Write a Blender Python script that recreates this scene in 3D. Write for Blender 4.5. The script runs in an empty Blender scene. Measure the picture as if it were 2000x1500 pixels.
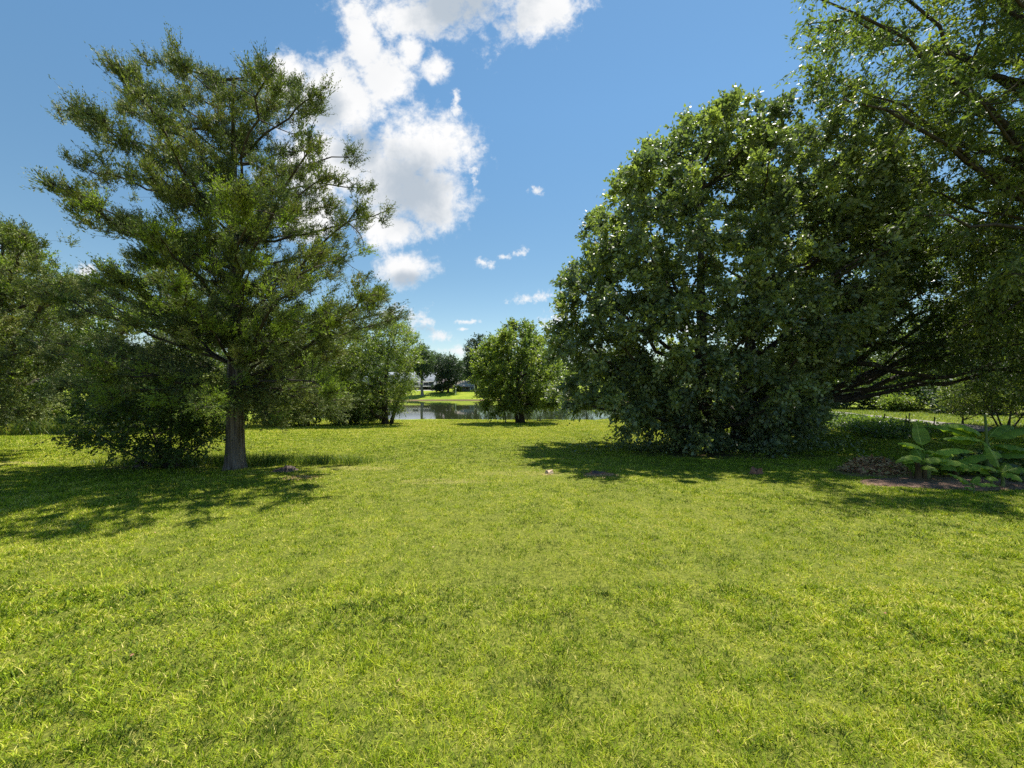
import bpy, math, random
import numpy as np

S = bpy.context.scene
PI = math.pi
EYE = 1.6
F = 800.0                      # focal length in pixels of the 2000 px wide photograph

# ------------------------------------------------------------------ camera
cam_d = bpy.data.cameras.new('camera')
cam_d.lens = 36.0 * F / 2000.0
cam_d.sensor_width = 36.0
cam_d.clip_start = 0.05
cam_d.clip_end = 5000
cam = bpy.data.objects.new('camera', cam_d)
S.collection.objects.link(cam)
cam.location = (0, 0, EYE)
cam.rotation_euler = (PI / 2, 0, 0)
S.camera = cam

# ------------------------------------------------------------------ sun, exposure
SUN_EL, SUN_AZ = math.radians(68), math.radians(34)      # azimuth clockwise from +Y
from mathutils import Vector
sdir = Vector((math.cos(SUN_EL) * math.sin(SUN_AZ), math.cos(SUN_EL) * math.cos(SUN_AZ), math.sin(SUN_EL)))
sun_d = bpy.data.lights.new('sun', 'SUN')
sun_d.energy = 4.6
sun_d.angle = math.radians(0.5)
sun_d.color = (1.0, 0.95, 0.86)
sun = bpy.data.objects.new('sun', sun_d)
S.collection.objects.link(sun)
sun.rotation_euler = sdir.to_track_quat('Z', 'Y').to_euler()
sun.location = (20, 30, 60)
S.view_settings.view_transform = 'Standard'
S.view_settings.look = 'None'
S.view_settings.exposure = 0.93
S.view_settings.gamma = 1.0
try:
    S.cycles.max_bounces = 7
    S.cycles.diffuse_bounces = 3
    S.cycles.glossy_bounces = 3
    S.cycles.transmission_bounces = 5
    S.cycles.use_denoising = False
    S.cycles.sample_clamp_indirect = 6.0
except Exception:
    pass

# ------------------------------------------------------------------ node helper
class NT:
    def __init__(s, tree):
        s.t = tree
    def n(s, typ, **kw):
        nd = s.t.nodes.new(typ)
        for k, v in kw.items():
            setattr(nd, k, v)
        return nd
    def put(s, sock, v):
        if v is None:
            return
        if hasattr(v, 'is_linked') or hasattr(v, 'links'):
            s.t.links.new(v, sock)
        else:
            sock.default_value = v
    def m(s, op, a, b=None, c=None, clamp=False):
        nd = s.n('ShaderNodeMath', operation=op, use_clamp=clamp)
        s.put(nd.inputs[0], a); s.put(nd.inputs[1], b)
        if c is not None:
            s.put(nd.inputs[2], c)
        return nd.outputs[0]
    def sstep(s, x, a, b, lo=0.0, hi=1.0):
        nd = s.n('ShaderNodeMapRange', interpolation_type='SMOOTHSTEP')
        s.put(nd.inputs[0], x); nd.inputs[1].default_value = a; nd.inputs[2].default_value = b
        nd.inputs[3].default_value = lo; nd.inputs[4].default_value = hi
        return nd.outputs[0]
    def noise(s, vec, scale, detail=5.0, rough=0.55, dist=0.0):
        nd = s.n('ShaderNodeTexNoise')
        s.put(nd.inputs['Vector'], vec)
        nd.inputs['Scale'].default_value = scale; nd.inputs['Detail'].default_value = detail
        nd.inputs['Roughness'].default_value = rough; nd.inputs['Distortion'].default_value = dist
        return nd.outputs['Fac']
    def mix(s, f, a, b):
        nd = s.n('ShaderNodeMix', data_type='RGBA')
        s.put(nd.inputs[0], f); s.put(nd.inputs[6], a); s.put(nd.inputs[7], b)
        return nd.outputs[2]
    def ramp(s, f, stops):
        nd = s.n('ShaderNodeValToRGB')
        cr = nd.color_ramp
        while len(cr.elements) < len(stops):
            cr.elements.new(0.5)
        for e, (p, c) in zip(cr.elements, stops):
            e.position = p; e.color = (*c[:3], 1)
        s.put(nd.inputs[0], f)
        return nd.outputs[0]

# ------------------------------------------------------------------ world: clear sky with cumulus
W = bpy.data.worlds.new('World')
S.world = W
W.use_nodes = True
wt = W.node_tree
wt.nodes.clear()
w = NT(wt)
sky = w.n('ShaderNodeTexSky', sky_type='NISHITA')
sky.sun_disc = False
sky.sun_elevation = SUN_EL
sky.sun_rotation = SUN_AZ
sky.altitude = 1200
sky.air_density = 1.0
sky.dust_density = 0.12
sky.ozone_density = 1.3
bg_sky = w.n('ShaderNodeBackground')
hs = w.n('ShaderNodeHueSaturation')
hs.inputs['Saturation'].default_value = 1.15
hs.inputs['Hue'].default_value = 0.487
wt.links.new(sky.outputs[0], hs.inputs['Color'])
bg_sky.inputs[1].default_value = 0.094
tc = w.n('ShaderNodeTexCoord')
sep = w.n('ShaderNodeSeparateXYZ')
wt.links.new(tc.outputs['Generated'], sep.inputs[0])
X, Y, Z = sep.outputs
skm = w.n('ShaderNodeMix', data_type='RGBA', blend_type='MULTIPLY')
skm.inputs[0].default_value = 1.0
wt.links.new(hs.outputs[0], skm.inputs[6])
wt.links.new(w.ramp(Z, [(0.0, (0.84, 0.74, 0.66)), (0.25, (0.90, 0.80, 0.74)), (0.55, (1.08, 0.98, 0.94)), (1.0, (1.12, 1.02, 0.98))]), skm.inputs[7])
wt.links.new(skm.outputs[2], bg_sky.inputs[0])
yy = w.m('MAXIMUM', Y, 0.02)
U = w.m('DIVIDE', X, yy)           # clouds float on a far plane facing the pond
V_ = w.m('DIVIDE', Z, yy)
comb = w.n('ShaderNodeCombineXYZ')
w.put(comb.inputs[0], U); w.put(comb.inputs[1], V_)
uv = comb.outputs[0]
n1 = w.noise(uv, 9.0, 9.0, 0.62, 0.15)
n2 = w.noise(uv, 3.2, 4.0, 0.5)
def ell(cx, cy, rx, ry, rot=0.0, pw=1.0):
    u0, v0 = (cx - 1000) / F, (750 - cy) / F
    a, b = rx / F, ry / F
    c, s_ = math.cos(rot), math.sin(rot)
    du = w.m('SUBTRACT', U, u0); dv = w.m('SUBTRACT', V_, v0)
    if rot:
        p = w.m('ADD', w.m('MULTIPLY', du, c / a), w.m('MULTIPLY', dv, s_ / a))
        q = w.m('ADD', w.m('MULTIPLY', du, -s_ / b), w.m('MULTIPLY', dv, c / b))
    else:
        p = w.m('MULTIPLY', du, 1 / a); q = w.m('MULTIPLY', dv, 1 / b)
    r = w.m('SQRT', w.m('ADD', w.m('MULTIPLY', p, p), w.m('MULTIPLY', q, q)))
    return w.m('SUBTRACT', 1.0, r)
def maxall(lst):
    o = lst[0]
    for e in lst[1:]:
        o = w.m('MAXIMUM', o, e)
    return o
big = [(660, 200, 130, 130), (705, 75, 50, 130, 0.25), (745, 150, 85, 75), (640, 320, 150, 120), (830, 290, 135, 95),
       (845, 380, 95, 90), (760, 350, 120, 120), (775, 452, 60, 45), (790, 525, 75, 45), (740, 440, 60, 60),
       (900, -60, 260, 165), (1060, 10, 110, 85), (800, 30, 130, 60), (855, 130, 42, 38, -0.6), (800, 100, 35, 50),
       (560, 150, 60, 70), (600, 420, 90, 60)]
small = [(1045, 372, 26, 14, -0.4), (945, 513, 28, 15, -0.3), (985, 502, 18, 11), (1018, 494, 24, 15), (1038, 581, 56, 18, 0.15),
         (1085, 626, 46, 24), (824, 628, 40, 36), (862, 658, 38, 18), (912, 628, 40, 8), (905, 643, 18, 6), (762, 612, 40, 34),
         (20, 480, 80, 40, -0.4), (165, 532, 50, 26), (890, 205, 16, 44), (925, 330, 14, 40), (1850, 640, 90, 26), (820, 214, 18, 14),
         (900, 686, 70, 14), (1620, 700, 120, 16), (250, 690, 160, 18), (1350, 640, 120, 22)]
# clouds outside the photo's view that the pond and the lawn may see
behind = [(-700, 300, 300, 120), (2700, 200, 380, 150), (2300, 560, 200, 60)]
Db = maxall([ell(*e) for e in big + behind])
Ds = maxall([ell(*e) for e in small])
db = w.m('ADD', w.m('MULTIPLY', Db, 1.5), w.m('MULTIPLY', w.m('SUBTRACT', n1, 0.5), 2.2))
n3 = w.noise(uv, 34.0, 7.0, 0.66, 0.2)
db = w.m('ADD', db, w.m('MULTIPLY', w.m('SUBTRACT', n3, 0.5), 1.5))
ds = w.m('ADD', w.m('MULTIPLY', Ds, 1.1), w.m('MULTIPLY', w.m('SUBTRACT', n3, 0.5), 3.2))
ab = w.sstep(db, 0.02, 0.95)
as_ = w.sstep(ds, 0.25, 1.15, 0.0, 0.9)
alpha = w.m('MAXIMUM', ab, as_)
alpha = w.m('MULTIPLY', alpha, w.sstep(Y, 0.03, 0.15))
grey = maxall([ell(800, 365, 130, 120), ell(900, 0, 190, 105), ell(700, 290, 80, 70), ell(795, 545, 60, 26), ell(640, 220, 60, 60), ell(828, 645, 34, 14)])
gr = w.m('ADD', w.m('MULTIPLY', grey, 1.1), w.m('MULTIPLY', w.m('SUBTRACT', n1, 0.5), 1.3))
gf = w.sstep(gr, 0.0, 0.9)
gf2 = w.m('MULTIPLY', w.sstep(n2, 0.45, 0.75), 0.22)
ccol = w.mix(w.m('MAXIMUM', gf, gf2), (1.0, 1.0, 1.0, 1), (0.50, 0.57, 0.65, 1))
bg_cl = w.n('ShaderNodeBackground')
wt.links.new(ccol, bg_cl.inputs[0])
bg_cl.inputs[1].default_value = 0.53
mixs = w.n('ShaderNodeMixShader')
wt.links.new(alpha, mixs.inputs[0])
wt.links.new(bg_sky.outputs[0], mixs.inputs[1])
wt.links.new(bg_cl.outputs[0], mixs.inputs[2])
wo = w.n('ShaderNodeOutputWorld')
wt.links.new(mixs.outputs[0], wo.inputs[0])

# ------------------------------------------------------------------ terrain
WATER = -2.45
def sst(x, a, b):
    t = np.clip((np.asarray(x, float) - a) / (b - a), 0, 1)
    return t * t * (3 - 2 * t)
def land(x, y):
    x = np.asarray(x, float); y = np.asarray(y, float)
    sl = 0.05 - 0.03 * sst(x, 8, 18)
    yc = np.clip(y, -60, 43)
    near = -sl * yc
    far = np.interp(y, [43, 100, 103, 112, 128, 170, 260, 700], [-2.15, -2.3, -2.2, -0.75, -0.1, 0.6, 1.5, 3.0])
    rightfar = -0.02 * np.clip(y, 0, 75) + 0.0 * x
    far = far + (rightfar - far) * sst(x, 22, 34) * sst(-y, -125, -95)
    h = np.where(y < 43, near, far)
    return h + 0.035 * np.sin(x * 0.55 + 1.3) * np.sin(y * 0.43) * sst(y, 2, 12) + 0.012 * np.sin(x * 1.7 + y * 1.1)
def H(x, y):
    x = np.asarray(x, float); y = np.asarray(y, float)
    L = land(x, y)
    e = (np.abs((x - 0) / (29 + 1.5 * np.sin(y * 0.13))) ** 4 + np.abs((y - 73) / (29.5 + 0.7 * np.sin(x * 0.21))) ** 4)
    s = 1 - sst(e, 0.86, 1.06)
    return L * (1 - s) + (-4.0) * s
def hz(x, y):
    return float(H(x, y))
def G(px, py):
    """ground point seen at a pixel of the photo (2000x1500)"""
    a, b = (px - 1000) / F, (750 - py) / F
    d = 1.5
    while d < 300:
        if EYE + b * d <= hz(a * d, d):
            break
        d *= 1.004
    return a * d, d

# ------------------------------------------------------------------ object helpers
COL = S.collection
def tag(o, label=None, cat=None, group=None, kind=None):
    if label: o['label'] = label
    if cat: o['category'] = cat
    if group: o['group'] = group
    if kind: o['kind'] = kind
    return o
def empty(name, loc, rz=0.0):
    o = bpy.data.objects.new(name, None)
    o.empty_display_size = 0.3
    COL.objects.link(o)
    o.location = loc; o.rotation_euler = (0, 0, rz)
    return o
def mesh_obj(name, V, faces, mat, parent=None, var=None, smooth=False):
    """faces: list of (M,k) integer arrays"""
    V = np.ascontiguousarray(V, dtype=np.float32)
    me = bpy.data.meshes.new(name)
    me.vertices.add(len(V))
    me.vertices.foreach_set('co', V.ravel())
    faces = [np.asarray(f, dtype=np.int32) for f in faces if len(f)]
    nl = sum(f.size for f in faces); npoly = sum(len(f) for f in faces)
    me.loops.add(nl); me.polygons.add(npoly)
    me.loops.foreach_set('vertex_index', np.concatenate([f.ravel() for f in faces]).astype(np.int32))
    st = []; o = 0
    for f in faces:
        st.append(o + np.arange(len(f), dtype=np.int32) * f.shape[1]); o += f.size
    me.polygons.foreach_set('loop_start', np.concatenate(st).astype(np.int32))
    me.update(calc_edges=True)
    if var is not None:
        at = me.attributes.new('var', 'FLOAT', 'FACE')
        at.data.foreach_set('value', np.ascontiguousarray(var, dtype=np.float32))
    if smooth:
        me.polygons.foreach_set('use_smooth', np.ones(npoly, dtype=bool))
    if mat is not None:
        me.materials.append(mat)
    ob = bpy.data.objects.new(name, me)
    COL.objects.link(ob)
    if parent is not None:
        ob.parent = parent
    return ob
class MB:
    """collects pieces into one mesh"""
    def __init__(s):
        s.V = []; s.Fs = {}; s.n = 0; s.var = {}
    def add(s, V, faces, var=None):
        for i, f in enumerate(faces):
            f = np.asarray(f, dtype=np.int32)
            if not len(f): continue
            s.Fs.setdefault(f.shape[1], []).append(f + s.n)
            vv = np.full(len(f), 0.5) if var is None else (np.full(len(f), var) if np.isscalar(var) else var[i])
            s.var.setdefault(f.shape[1], []).append(vv)
        s.V.append(np.asarray(V, float)); s.n += len(V)
        return s
    def box(s, x0, x1, y0, y1, z0, z1):
        V = [(x, y, z) for z in (z0, z1) for y in (y0, y1) for x in (x0, x1)]
        Fq = [(0, 2, 3, 1), (4, 5, 7, 6), (0, 1, 5, 4), (2, 6, 7, 3), (0, 4, 6, 2), (1, 3, 7, 5)]
        return s.add(V, [Fq])
    def gable(s, x0, x1, y0, y1, z0, z1, th=0.18):
        ym = (y0 + y1) / 2
        V = [(x, y, z) for x in (x0, x1) for (y, z) in ((y0, z0), (ym, z1), (y1, z0), (y1, z0 - th), (ym, z1 - th * 1.2), (y0, z0 - th))]
        q = [(i, (i + 1) % 6, 6 + (i + 1) % 6, 6 + i) for i in range(6)]
        q += [(0, 5, 4, 1), (1, 4, 3, 2), (6, 7, 10, 11), (7, 8, 9, 10)]
        return s.add(V, [q])
    def build(s, name, mat, parent=None, smooth=False):
        ks = sorted(s.Fs)
        return mesh_obj(name, np.concatenate(s.V), [np.concatenate(s.Fs[k]) for k in ks], mat, parent,
                        var=np.concatenate([np.concatenate(s.var[k]) for k in ks]), smooth=smooth)

def norm(a):
    return a / np.maximum(np.linalg.norm(a, axis=-1, keepdims=True), 1e-9)
def tubes(P, R, k=5, flute=0.0, rng=None):
    """P (B,n,3), R (B,n) -> verts, quads"""
    P = np.asarray(P, float); R = np.asarray(R, float)
    B, n = R.shape
    T = norm(np.gradient(P, axis=1))
    D = norm(P[:, -1] - P[:, 0])
    ref = np.where(np.abs(D[:, 2:3]) > 0.75, np.array([[1.0, 0, 0]]), np.array([[0, 0, 1.0]]))[:, None, :]
    A = norm(np.cross(T, ref)); Bv = np.cross(T, A)
    ang = np.arange(k) * 2 * PI / k
    rr = np.ones(k)
    if flute:
        rr = 1 + flute * (np.sin(ang * 5 + 0.7) * 0.6 + np.sin(ang * 3) * 0.5 + np.sin(ang * 8 + 2) * 0.35)
    ring = (np.cos(ang) * rr)[None, None, :, None] * A[:, :, None, :] + (np.sin(ang) * rr)[None, None, :, None] * Bv[:, :, None, :]
    V = P[:, :, None, :] + ring * R[:, :, None, None]
    idx = np.arange(B * n * k).reshape(B, n, k)
    a = idx[:, :-1, :]; b = np.roll(a, -1, axis=2); d = idx[:, 1:, :]; c = np.roll(d, -1, axis=2)
    return V.reshape(-1, 3), np.stack([a, b, c, d], -1).reshape(-1, 4)
def inpoly(px, py, poly):
    poly = np.asarray(poly, float)
    x1, y1 = poly[:, 0], poly[:, 1]
    x2, y2 = np.roll(x1, -1), np.roll(y1, -1)
    px = px[:, None]; py = py[:, None]
    c = ((y1 > py) != (y2 > py)) & (px < (x2 - x1) * (py - y1) / (y2 - y1 + 1e-12) + x1)
    return (c.sum(1) % 2) == 1
def vnoise(x, y, sc, seed=0, octs=3):
    r = np.random.RandomState(seed)
    o = 0; amp = 1.0; tot = 0
    for k in range(octs):
        g = r.rand(64, 64)
        xx, yy_ = x * sc + 100, y * sc + 100
        i, j = np.floor(xx).astype(int), np.floor(yy_).astype(int)
        fx, fy = xx - i, yy_ - j
        fx = fx * fx * (3 - 2 * fx); fy = fy * fy * (3 - 2 * fy)
        i0, j0, i1, j1 = i % 64, j % 64, (i + 1) % 64, (j + 1) % 64
        o = o + amp * ((g[i0, j0] * (1 - fx) + g[i1, j0] * fx) * (1 - fy) + (g[i0, j1] * (1 - fx) + g[i1, j1] * fx) * fy)
        tot += amp; amp *= 0.5; sc *= 2.1
    return o / tot

# ------------------------------------------------------------------ materials
def new_mat(name):
    m = bpy.data.materials.new(name)
    m.use_nodes = True
    m.node_tree.nodes.clear()
    return m, NT(m.node_tree)
def leaf_mat(name, cols, trans=0.4, tcol=None, rough=0.42, spec=0.5, tint=1.6):
    m, t = new_mat(name)
    at = t.n('ShaderNodeAttribute', attribute_name='var')
    stops = [(i / (len(cols) - 1), c) for i, c in enumerate(cols)]
    col = t.ramp(at.outputs['Fac'], stops)
    p = t.n('ShaderNodeBsdfPrincipled')
    t.put(p.inputs['Base Color'], col)
    p.inputs['Roughness'].default_value = rough
    p.inputs['Specular IOR Level'].default_value = spec
    tr = t.n('ShaderNodeBsdfTranslucent')
    mul = t.n('ShaderNodeMix', data_type='RGBA', blend_type='MULTIPLY')
    mul.inputs[0].default_value = 1.0
    t.put(mul.inputs[6], col)
    tc_ = tcol or (1.5, 1.75, 0.6)
    mul.inputs[7].default_value = (tc_[0] * tint, tc_[1] * tint, tc_[2] * tint, 1)
    t.put(tr.inputs[0], mul.outputs[2])
    mx = t.n('ShaderNodeMixShader'); mx.inputs[0].default_value = trans
    m.node_tree.links.new(p.outputs[0], mx.inputs[1]); m.node_tree.links.new(tr.outputs[0], mx.inputs[2])
    o = t.n('ShaderNodeOutputMaterial')
    m.node_tree.links.new(mx.outputs[0], o.inputs[0])
    return m
def plain(name, c1, c2, scale=8.0, rough=0.8, bump=0.3, stretch=(1, 1, 1), dist=0.02, spec=0.3, detail=6):
    m, t = new_mat(name)
    tc_ = t.n('ShaderNodeTexCoord')
    mp = t.n('ShaderNodeMapping'); mp.inputs['Scale'].default_value = stretch
    m.node_tree.links.new(tc_.outputs['Object'], mp.inputs[0])
    n = t.noise(mp.outputs[0], scale, detail, 0.6)
    f = t.sstep(n, 0.35, 0.68)
    col = t.mix(f, (*c1, 1), (*c2, 1))
    p = t.n('ShaderNodeBsdfPrincipled')
    t.put(p.inputs['Base Color'], col)
    p.inputs['Roughness'].default_value = rough
    p.inputs['Specular IOR Level'].default_value = spec
    if bump:
        b = t.n('ShaderNodeBump'); b.inputs['Strength'].default_value = bump; b.inputs['Distance'].default_value = dist
        t.put(b.inputs['Height'], n)
        m.node_tree.links.new(b.outputs[0], p.inputs['Normal'])
    o = t.n('ShaderNodeOutputMaterial')
    m.node_tree.links.new(p.outputs[0], o.inputs[0])
    return m

M = {}
M['cedar'] = leaf_mat('cedar_foliage', [(0.055, 0.078, 0.042), (0.095, 0.128, 0.05), (0.155, 0.19, 0.058), (0.25, 0.285, 0.07), (0.20, 0.14, 0.07)], trans=0.14, tint=1.1, rough=0.6, spec=0.25)
M['cedar_fresh'] = leaf_mat('cedar_fresh_foliage', [(0.12, 0.17, 0.03), (0.19, 0.25, 0.04), (0.27, 0.32, 0.06)], trans=0.25, tint=1.2, rough=0.6, spec=0.25)
M['maple'] = leaf_mat('broad_leaf', [(0.08, 0.105, 0.066), (0.125, 0.158, 0.078), (0.20, 0.235, 0.085), (0.37, 0.395, 0.12)], trans=0.30, tint=1.2, rough=0.45, spec=0.9)  # lightest leaf tone is raised to stand in for sun glints
M['oak'] = leaf_mat('oak_leaf', [(0.055, 0.078, 0.038), (0.09, 0.12, 0.042), (0.14, 0.17, 0.045)], trans=0.36, tint=1.5, rough=0.38, spec=0.6)
M['cherry'] = leaf_mat('long_leaf', [(0.065, 0.092, 0.034), (0.11, 0.145, 0.042), (0.175, 0.205, 0.05), (0.25, 0.26, 0.055)], trans=0.40, tint=1.1, rough=0.48, spec=0.5)
M['shrub'] = leaf_mat('shrub_leaf', [(0.045, 0.07, 0.025), (0.08, 0.115, 0.03), (0.14, 0.175, 0.04)], trans=0.4, tint=1.5, rough=0.42)
M['mid'] = leaf_mat('mid_green_leaf', [(0.07, 0.10, 0.035), (0.115, 0.155, 0.045), (0.18, 0.215, 0.06), (0.27, 0.275, 0.08)], trans=0.4, tint=1.25, rough=0.42)
M['young'] = leaf_mat('young_yellow_leaf', [(0.07, 0.10, 0.022), (0.12, 0.16, 0.03), (0.19, 0.23, 0.04), (0.30, 0.29, 0.06)], trans=0.4, tint=1.3, rough=0.4)
M['far'] = leaf_mat('far_leaf', [(0.045, 0.078, 0.042), (0.075, 0.115, 0.055), (0.115, 0.155, 0.065)], trans=0.3, tint=1.1, rough=0.55)
M['far_dark'] = leaf_mat('far_dark_leaf', [(0.022, 0.040, 0.026), (0.035, 0.06, 0.032), (0.05, 0.075, 0.036)], trans=0.25, tint=1.1, rough=0.55)
M['bark_cedar'] = plain('cedar_bark', (0.06, 0.045, 0.036), (0.24, 0.19, 0.16), 14, 0.9, 0.9, (1, 1, 0.07), 0.03)
M['bark'] = plain('dark_bark', (0.03, 0.025, 0.02), (0.09, 0.07, 0.055), 10, 0.9, 0.7, (1, 1, 0.2), 0.03)
M['bark_light'] = plain('pale_bark', (0.14, 0.12, 0.10), (0.3, 0.27, 0.23), 6, 0.9, 0.5, (1, 1, 0.2), 0.03)

# ------------------------------------------------------------------ foliage
def leaves(P, D, L, Wd, rng, up=0.5, droop=0.0, fold=False):
    """rhombic leaves; P base points, D directions"""
    n = len(P)
    D = norm(D + np.array([0, 0, -droop]))
    N = norm(rng.normal(size=(n, 3)) + np.array([0, 0, up * 2.2]))
    Sd = norm(np.cross(D, N))
    L = L[:, None]; Wd = Wd[:, None] * 0.5
    if fold:
        mid = P + D * L * 0.42 - N * Wd * 0.5
    else:
        mid = P + D * L * 0.42
    V = np.stack([P, mid + Sd * Wd, P + D * L, mid - Sd * Wd], 1).reshape(-1, 3)
    q = np.arange(n * 4).reshape(n, 4)
    return V, q

def tree(name, label, cat, base, center, rad, poly=None, trunks=None, trunk_r=0.2, n_clump=300, n_twig=8, n_leaf=10,
         twig_len=0.5, leaf=(0.1, 0.06), mat='mid', mat2=None, frac2=0.0, cond2=None, bark='bark', group=None, seed=1, asc=0.9, n_limb=16,
         out=0.8, upw=0.35, droop=0.15, cone=0.8, shell=0.45, twigs=True, extra=None, flute=0.0, limb_k=0.42,
         leaf_up=0.5, zmin=0.35, top=None, var_bias=0.0, jitter=0.05, trunk_sides=14, squash=1.0, crown_name='crown', min_attach=0.15, dens=None, sq=0, bough=0, bough_s=(0.32, 0.14), boughmix=0.1, wob=1.0, flare=0.45, flat=1.0, lr=0.75):
    rng = np.random.default_rng(seed)
    bx, by = base
    bz = hz(bx, by)
    B0 = np.array([bx, by, bz])
    C = np.array([center[0], center[1], center[2]], float)
    rad = np.array(rad, float)
    # clump centres in a solid envelope
    pts = []
    tries = 0
    dens = dens or (lambda p: 1.0)
    while sum(len(p) for p in pts) < n_clump and tries < 60:
        tries += 1
        d = norm(rng.normal(size=(n_clump * 3, 3)))
        if sq:
            d = d / (np.abs(d) ** sq).sum(1, keepdims=True) ** (1 / sq)
        r = rng.uniform(shell ** 2.2, 1, size=(n_clump * 3, 1)) ** (1 / 2.2)
        p = C + d * r * rad
        ok = (p[:, 2] > H(p[:, 0], p[:, 1]) + zmin) & (p[:, 1] > 0.8)
        if poly is not None:
            ok &= inpoly(1000 + F * p[:, 0] / p[:, 1], 750 - F * (p[:, 2] - EYE) / p[:, 1], poly)
        ok &= rng.uniform(size=len(p)) < dens(p)
        pts.append(p[ok])
    pc = np.concatenate(pts)[:n_clump]
    n_clump = len(pc)
    # trunks
    if trunks is None:
        trunks = [((0, 0), None, trunk_r)]
    ztop = top if top is not None else pc[:, 2].max() - 0.6
    tp, trr = [], []
    for (ox, oy), tt, r0 in trunks:
        a = B0 + np.array([ox, oy, -0.12]); a[2] = hz(a[0], a[1]) - 0.12
        b = np.array([C[0] * 0.6 + a[0] * 0.4, C[1] * 0.6 + a[1] * 0.4, ztop]) if tt is None else np.array(tt, float)
        t = np.linspace(0, 1, 18)[:, None]
        t = t ** 1.25
        path = a + (b - a) * t
        bow = np.sin(t * PI) * rng.normal(size=3) * np.array([0.025, 0.025, 0]) * np.linalg.norm(b - a)
        path = path + bow * wob + wob * np.cumsum(rng.normal(size=(18, 3)) * np.array([0.012, 0.012, 0]) * np.linalg.norm(b - a) / 6, axis=0)
        tt_ = t[:, 0]
        rr = r0 * (1 - 0.9 * tt_) + r0 * flare * np.exp(-tt_ * np.linalg.norm(b - a) / 0.22)
        tp.append(path); trr.append(rr)
    TP = np.stack(tp); TR = np.stack(trr)
    root = empty(name, B0)
    tag(root, label, cat, group)
    mb = MB()
    V, q = tubes(TP, TR, trunk_sides, flute)
    mb.add(V - B0, [q])
    tpts = TP.reshape(-1, 3); trad = TR.reshape(-1)
    # limbs: farthest point sampling over clumps
    sel = [int(rng.integers(n_clump))]
    dist = np.linalg.norm(pc - pc[sel[0]], axis=1)
    for _ in range(min(n_limb, n_clump) - 1):
        i = int(dist.argmax()); sel.append(i)
        dist = np.minimum(dist, np.linalg.norm(pc - pc[i], axis=1))
    LP, LR = [], []
    nl = 10
    zlo = bz + min_attach * (ztop - bz)
    for i in sel:
        tip = pc[i]
        dxy = np.linalg.norm(tpts[:, :2] - tip[:2], axis=1)
        want = np.clip(tip[2] - dxy * asc, zlo, ztop)
        cost = np.abs(tpts[:, 2] - want) + 0.3 * dxy
        j = int(cost.argmin())
        p0 = tpts[j]; v = tip - p0; ln = np.linalg.norm(v)
        hor = v.copy(); hor[2] = 0
        p1 = p0 + hor * 0.35 + np.array([0, 0, v[2] * 0.15 + ln * 0.04])
        p2 = p0 + v * 0.7 + np.array([0, 0, ln * 0.03]) + rng.normal(size=3) * ln * 0.05
        t = np.linspace(0, 1, nl)[:, None]
        path = (1 - t) ** 3 * p0 + 3 * (1 - t) ** 2 * t * p1 + 3 * (1 - t) * t * t * p2 + t ** 3 * tip
        path[1:-1] += rng.normal(size=(nl - 2, 3)) * ln * 0.012
        LP.append(path)
        r0 = min(trad[j] * 0.75, trunk_r * limb_k * (ln / max(rad)) ** 0.7)
        LR.append(r0 * (1 - 0.85 * t[:, 0]) + 0.006)
    if extra:
        for pth, r0, r1 in extra:
            pth = np.array(pth, float)
            s = np.linspace(0, len(pth) - 1, nl)
            path = np.stack([np.interp(s, np.arange(len(pth)), pth[:, k]) for k in range(3)], 1)
            path[1:-1] = path[1:-1] * 0.6 + 0.2 * (path[:-2] + path[2:])
            path[1:-1] += rng.normal(size=(nl - 2, 3)) * 0.04
            LP.append(path); LR.append(np.linspace(r0, r1, nl))
    LP = np.stack(LP); LR = np.stack(LR)
    V, q = tubes(LP, LR, 7)
    bb = MB()
    bb.add(V - B0, [q])
    if bough:
        k = len(sel)
        tB = 1 - rng.uniform(0, 1, n_clump * 2) ** 1.25 * (1 - bough)
        li = rng.integers(0, k, n_clump * 2)
        fi = tB * (nl - 1.001); i0 = fi.astype(int); fr_ = (fi - i0)[:, None]
        q0 = LP[li, i0] * (1 - fr_) + LP[li, i0 + 1] * fr_
        ok = np.ones(len(q0), bool)
        if poly is not None:
            ok &= inpoly(1000 + F * q0[:, 0] / q0[:, 1], 750 - F * (q0[:, 2] - EYE) / q0[:, 1], poly)
        q0 = q0 + rng.normal(size=q0.shape) * np.array([bough_s[0], bough_s[0], bough_s[1]]) * (1.35 - 0.8 * tB)[:, None]
        ok &= (q0[:, 2] > H(q0[:, 0], q0[:, 1]) + zmin)
        nk = int(n_clump * boughmix)
        rest = np.setdiff1d(np.arange(n_clump), np.array(sel))[:max(nk, 0)]
        pc = np.concatenate([pc[np.array(sel)], pc[rest], q0[ok]])[:n_clump]; n_clump = len(pc)
    # branchlets: every clump hangs on the nearest limb or on a clump nearer to it
    sk = np.concatenate([LP.reshape(-1, 3), tpts[6:]]); skr = np.concatenate([LR.reshape(-1), trad[6:]])
    D2 = ((pc[:, None, :] - sk[None, :, :]) ** 2).sum(-1)
    dz = sk[None, :, 2] - pc[:, None, 2]
    D2 = D2 + np.where(dz > 0, dz * 1.2 * asc, 0) ** 2
    order = np.argsort(D2.min(1))
    nodes = np.concatenate([sk, np.zeros((n_clump, 3))]); nr = np.concatenate([skr, np.zeros(n_clump)]); cnt = len(sk)
    p0 = np.zeros((n_clump, 3)); r0 = np.zeros((n_clump, 1))
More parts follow.
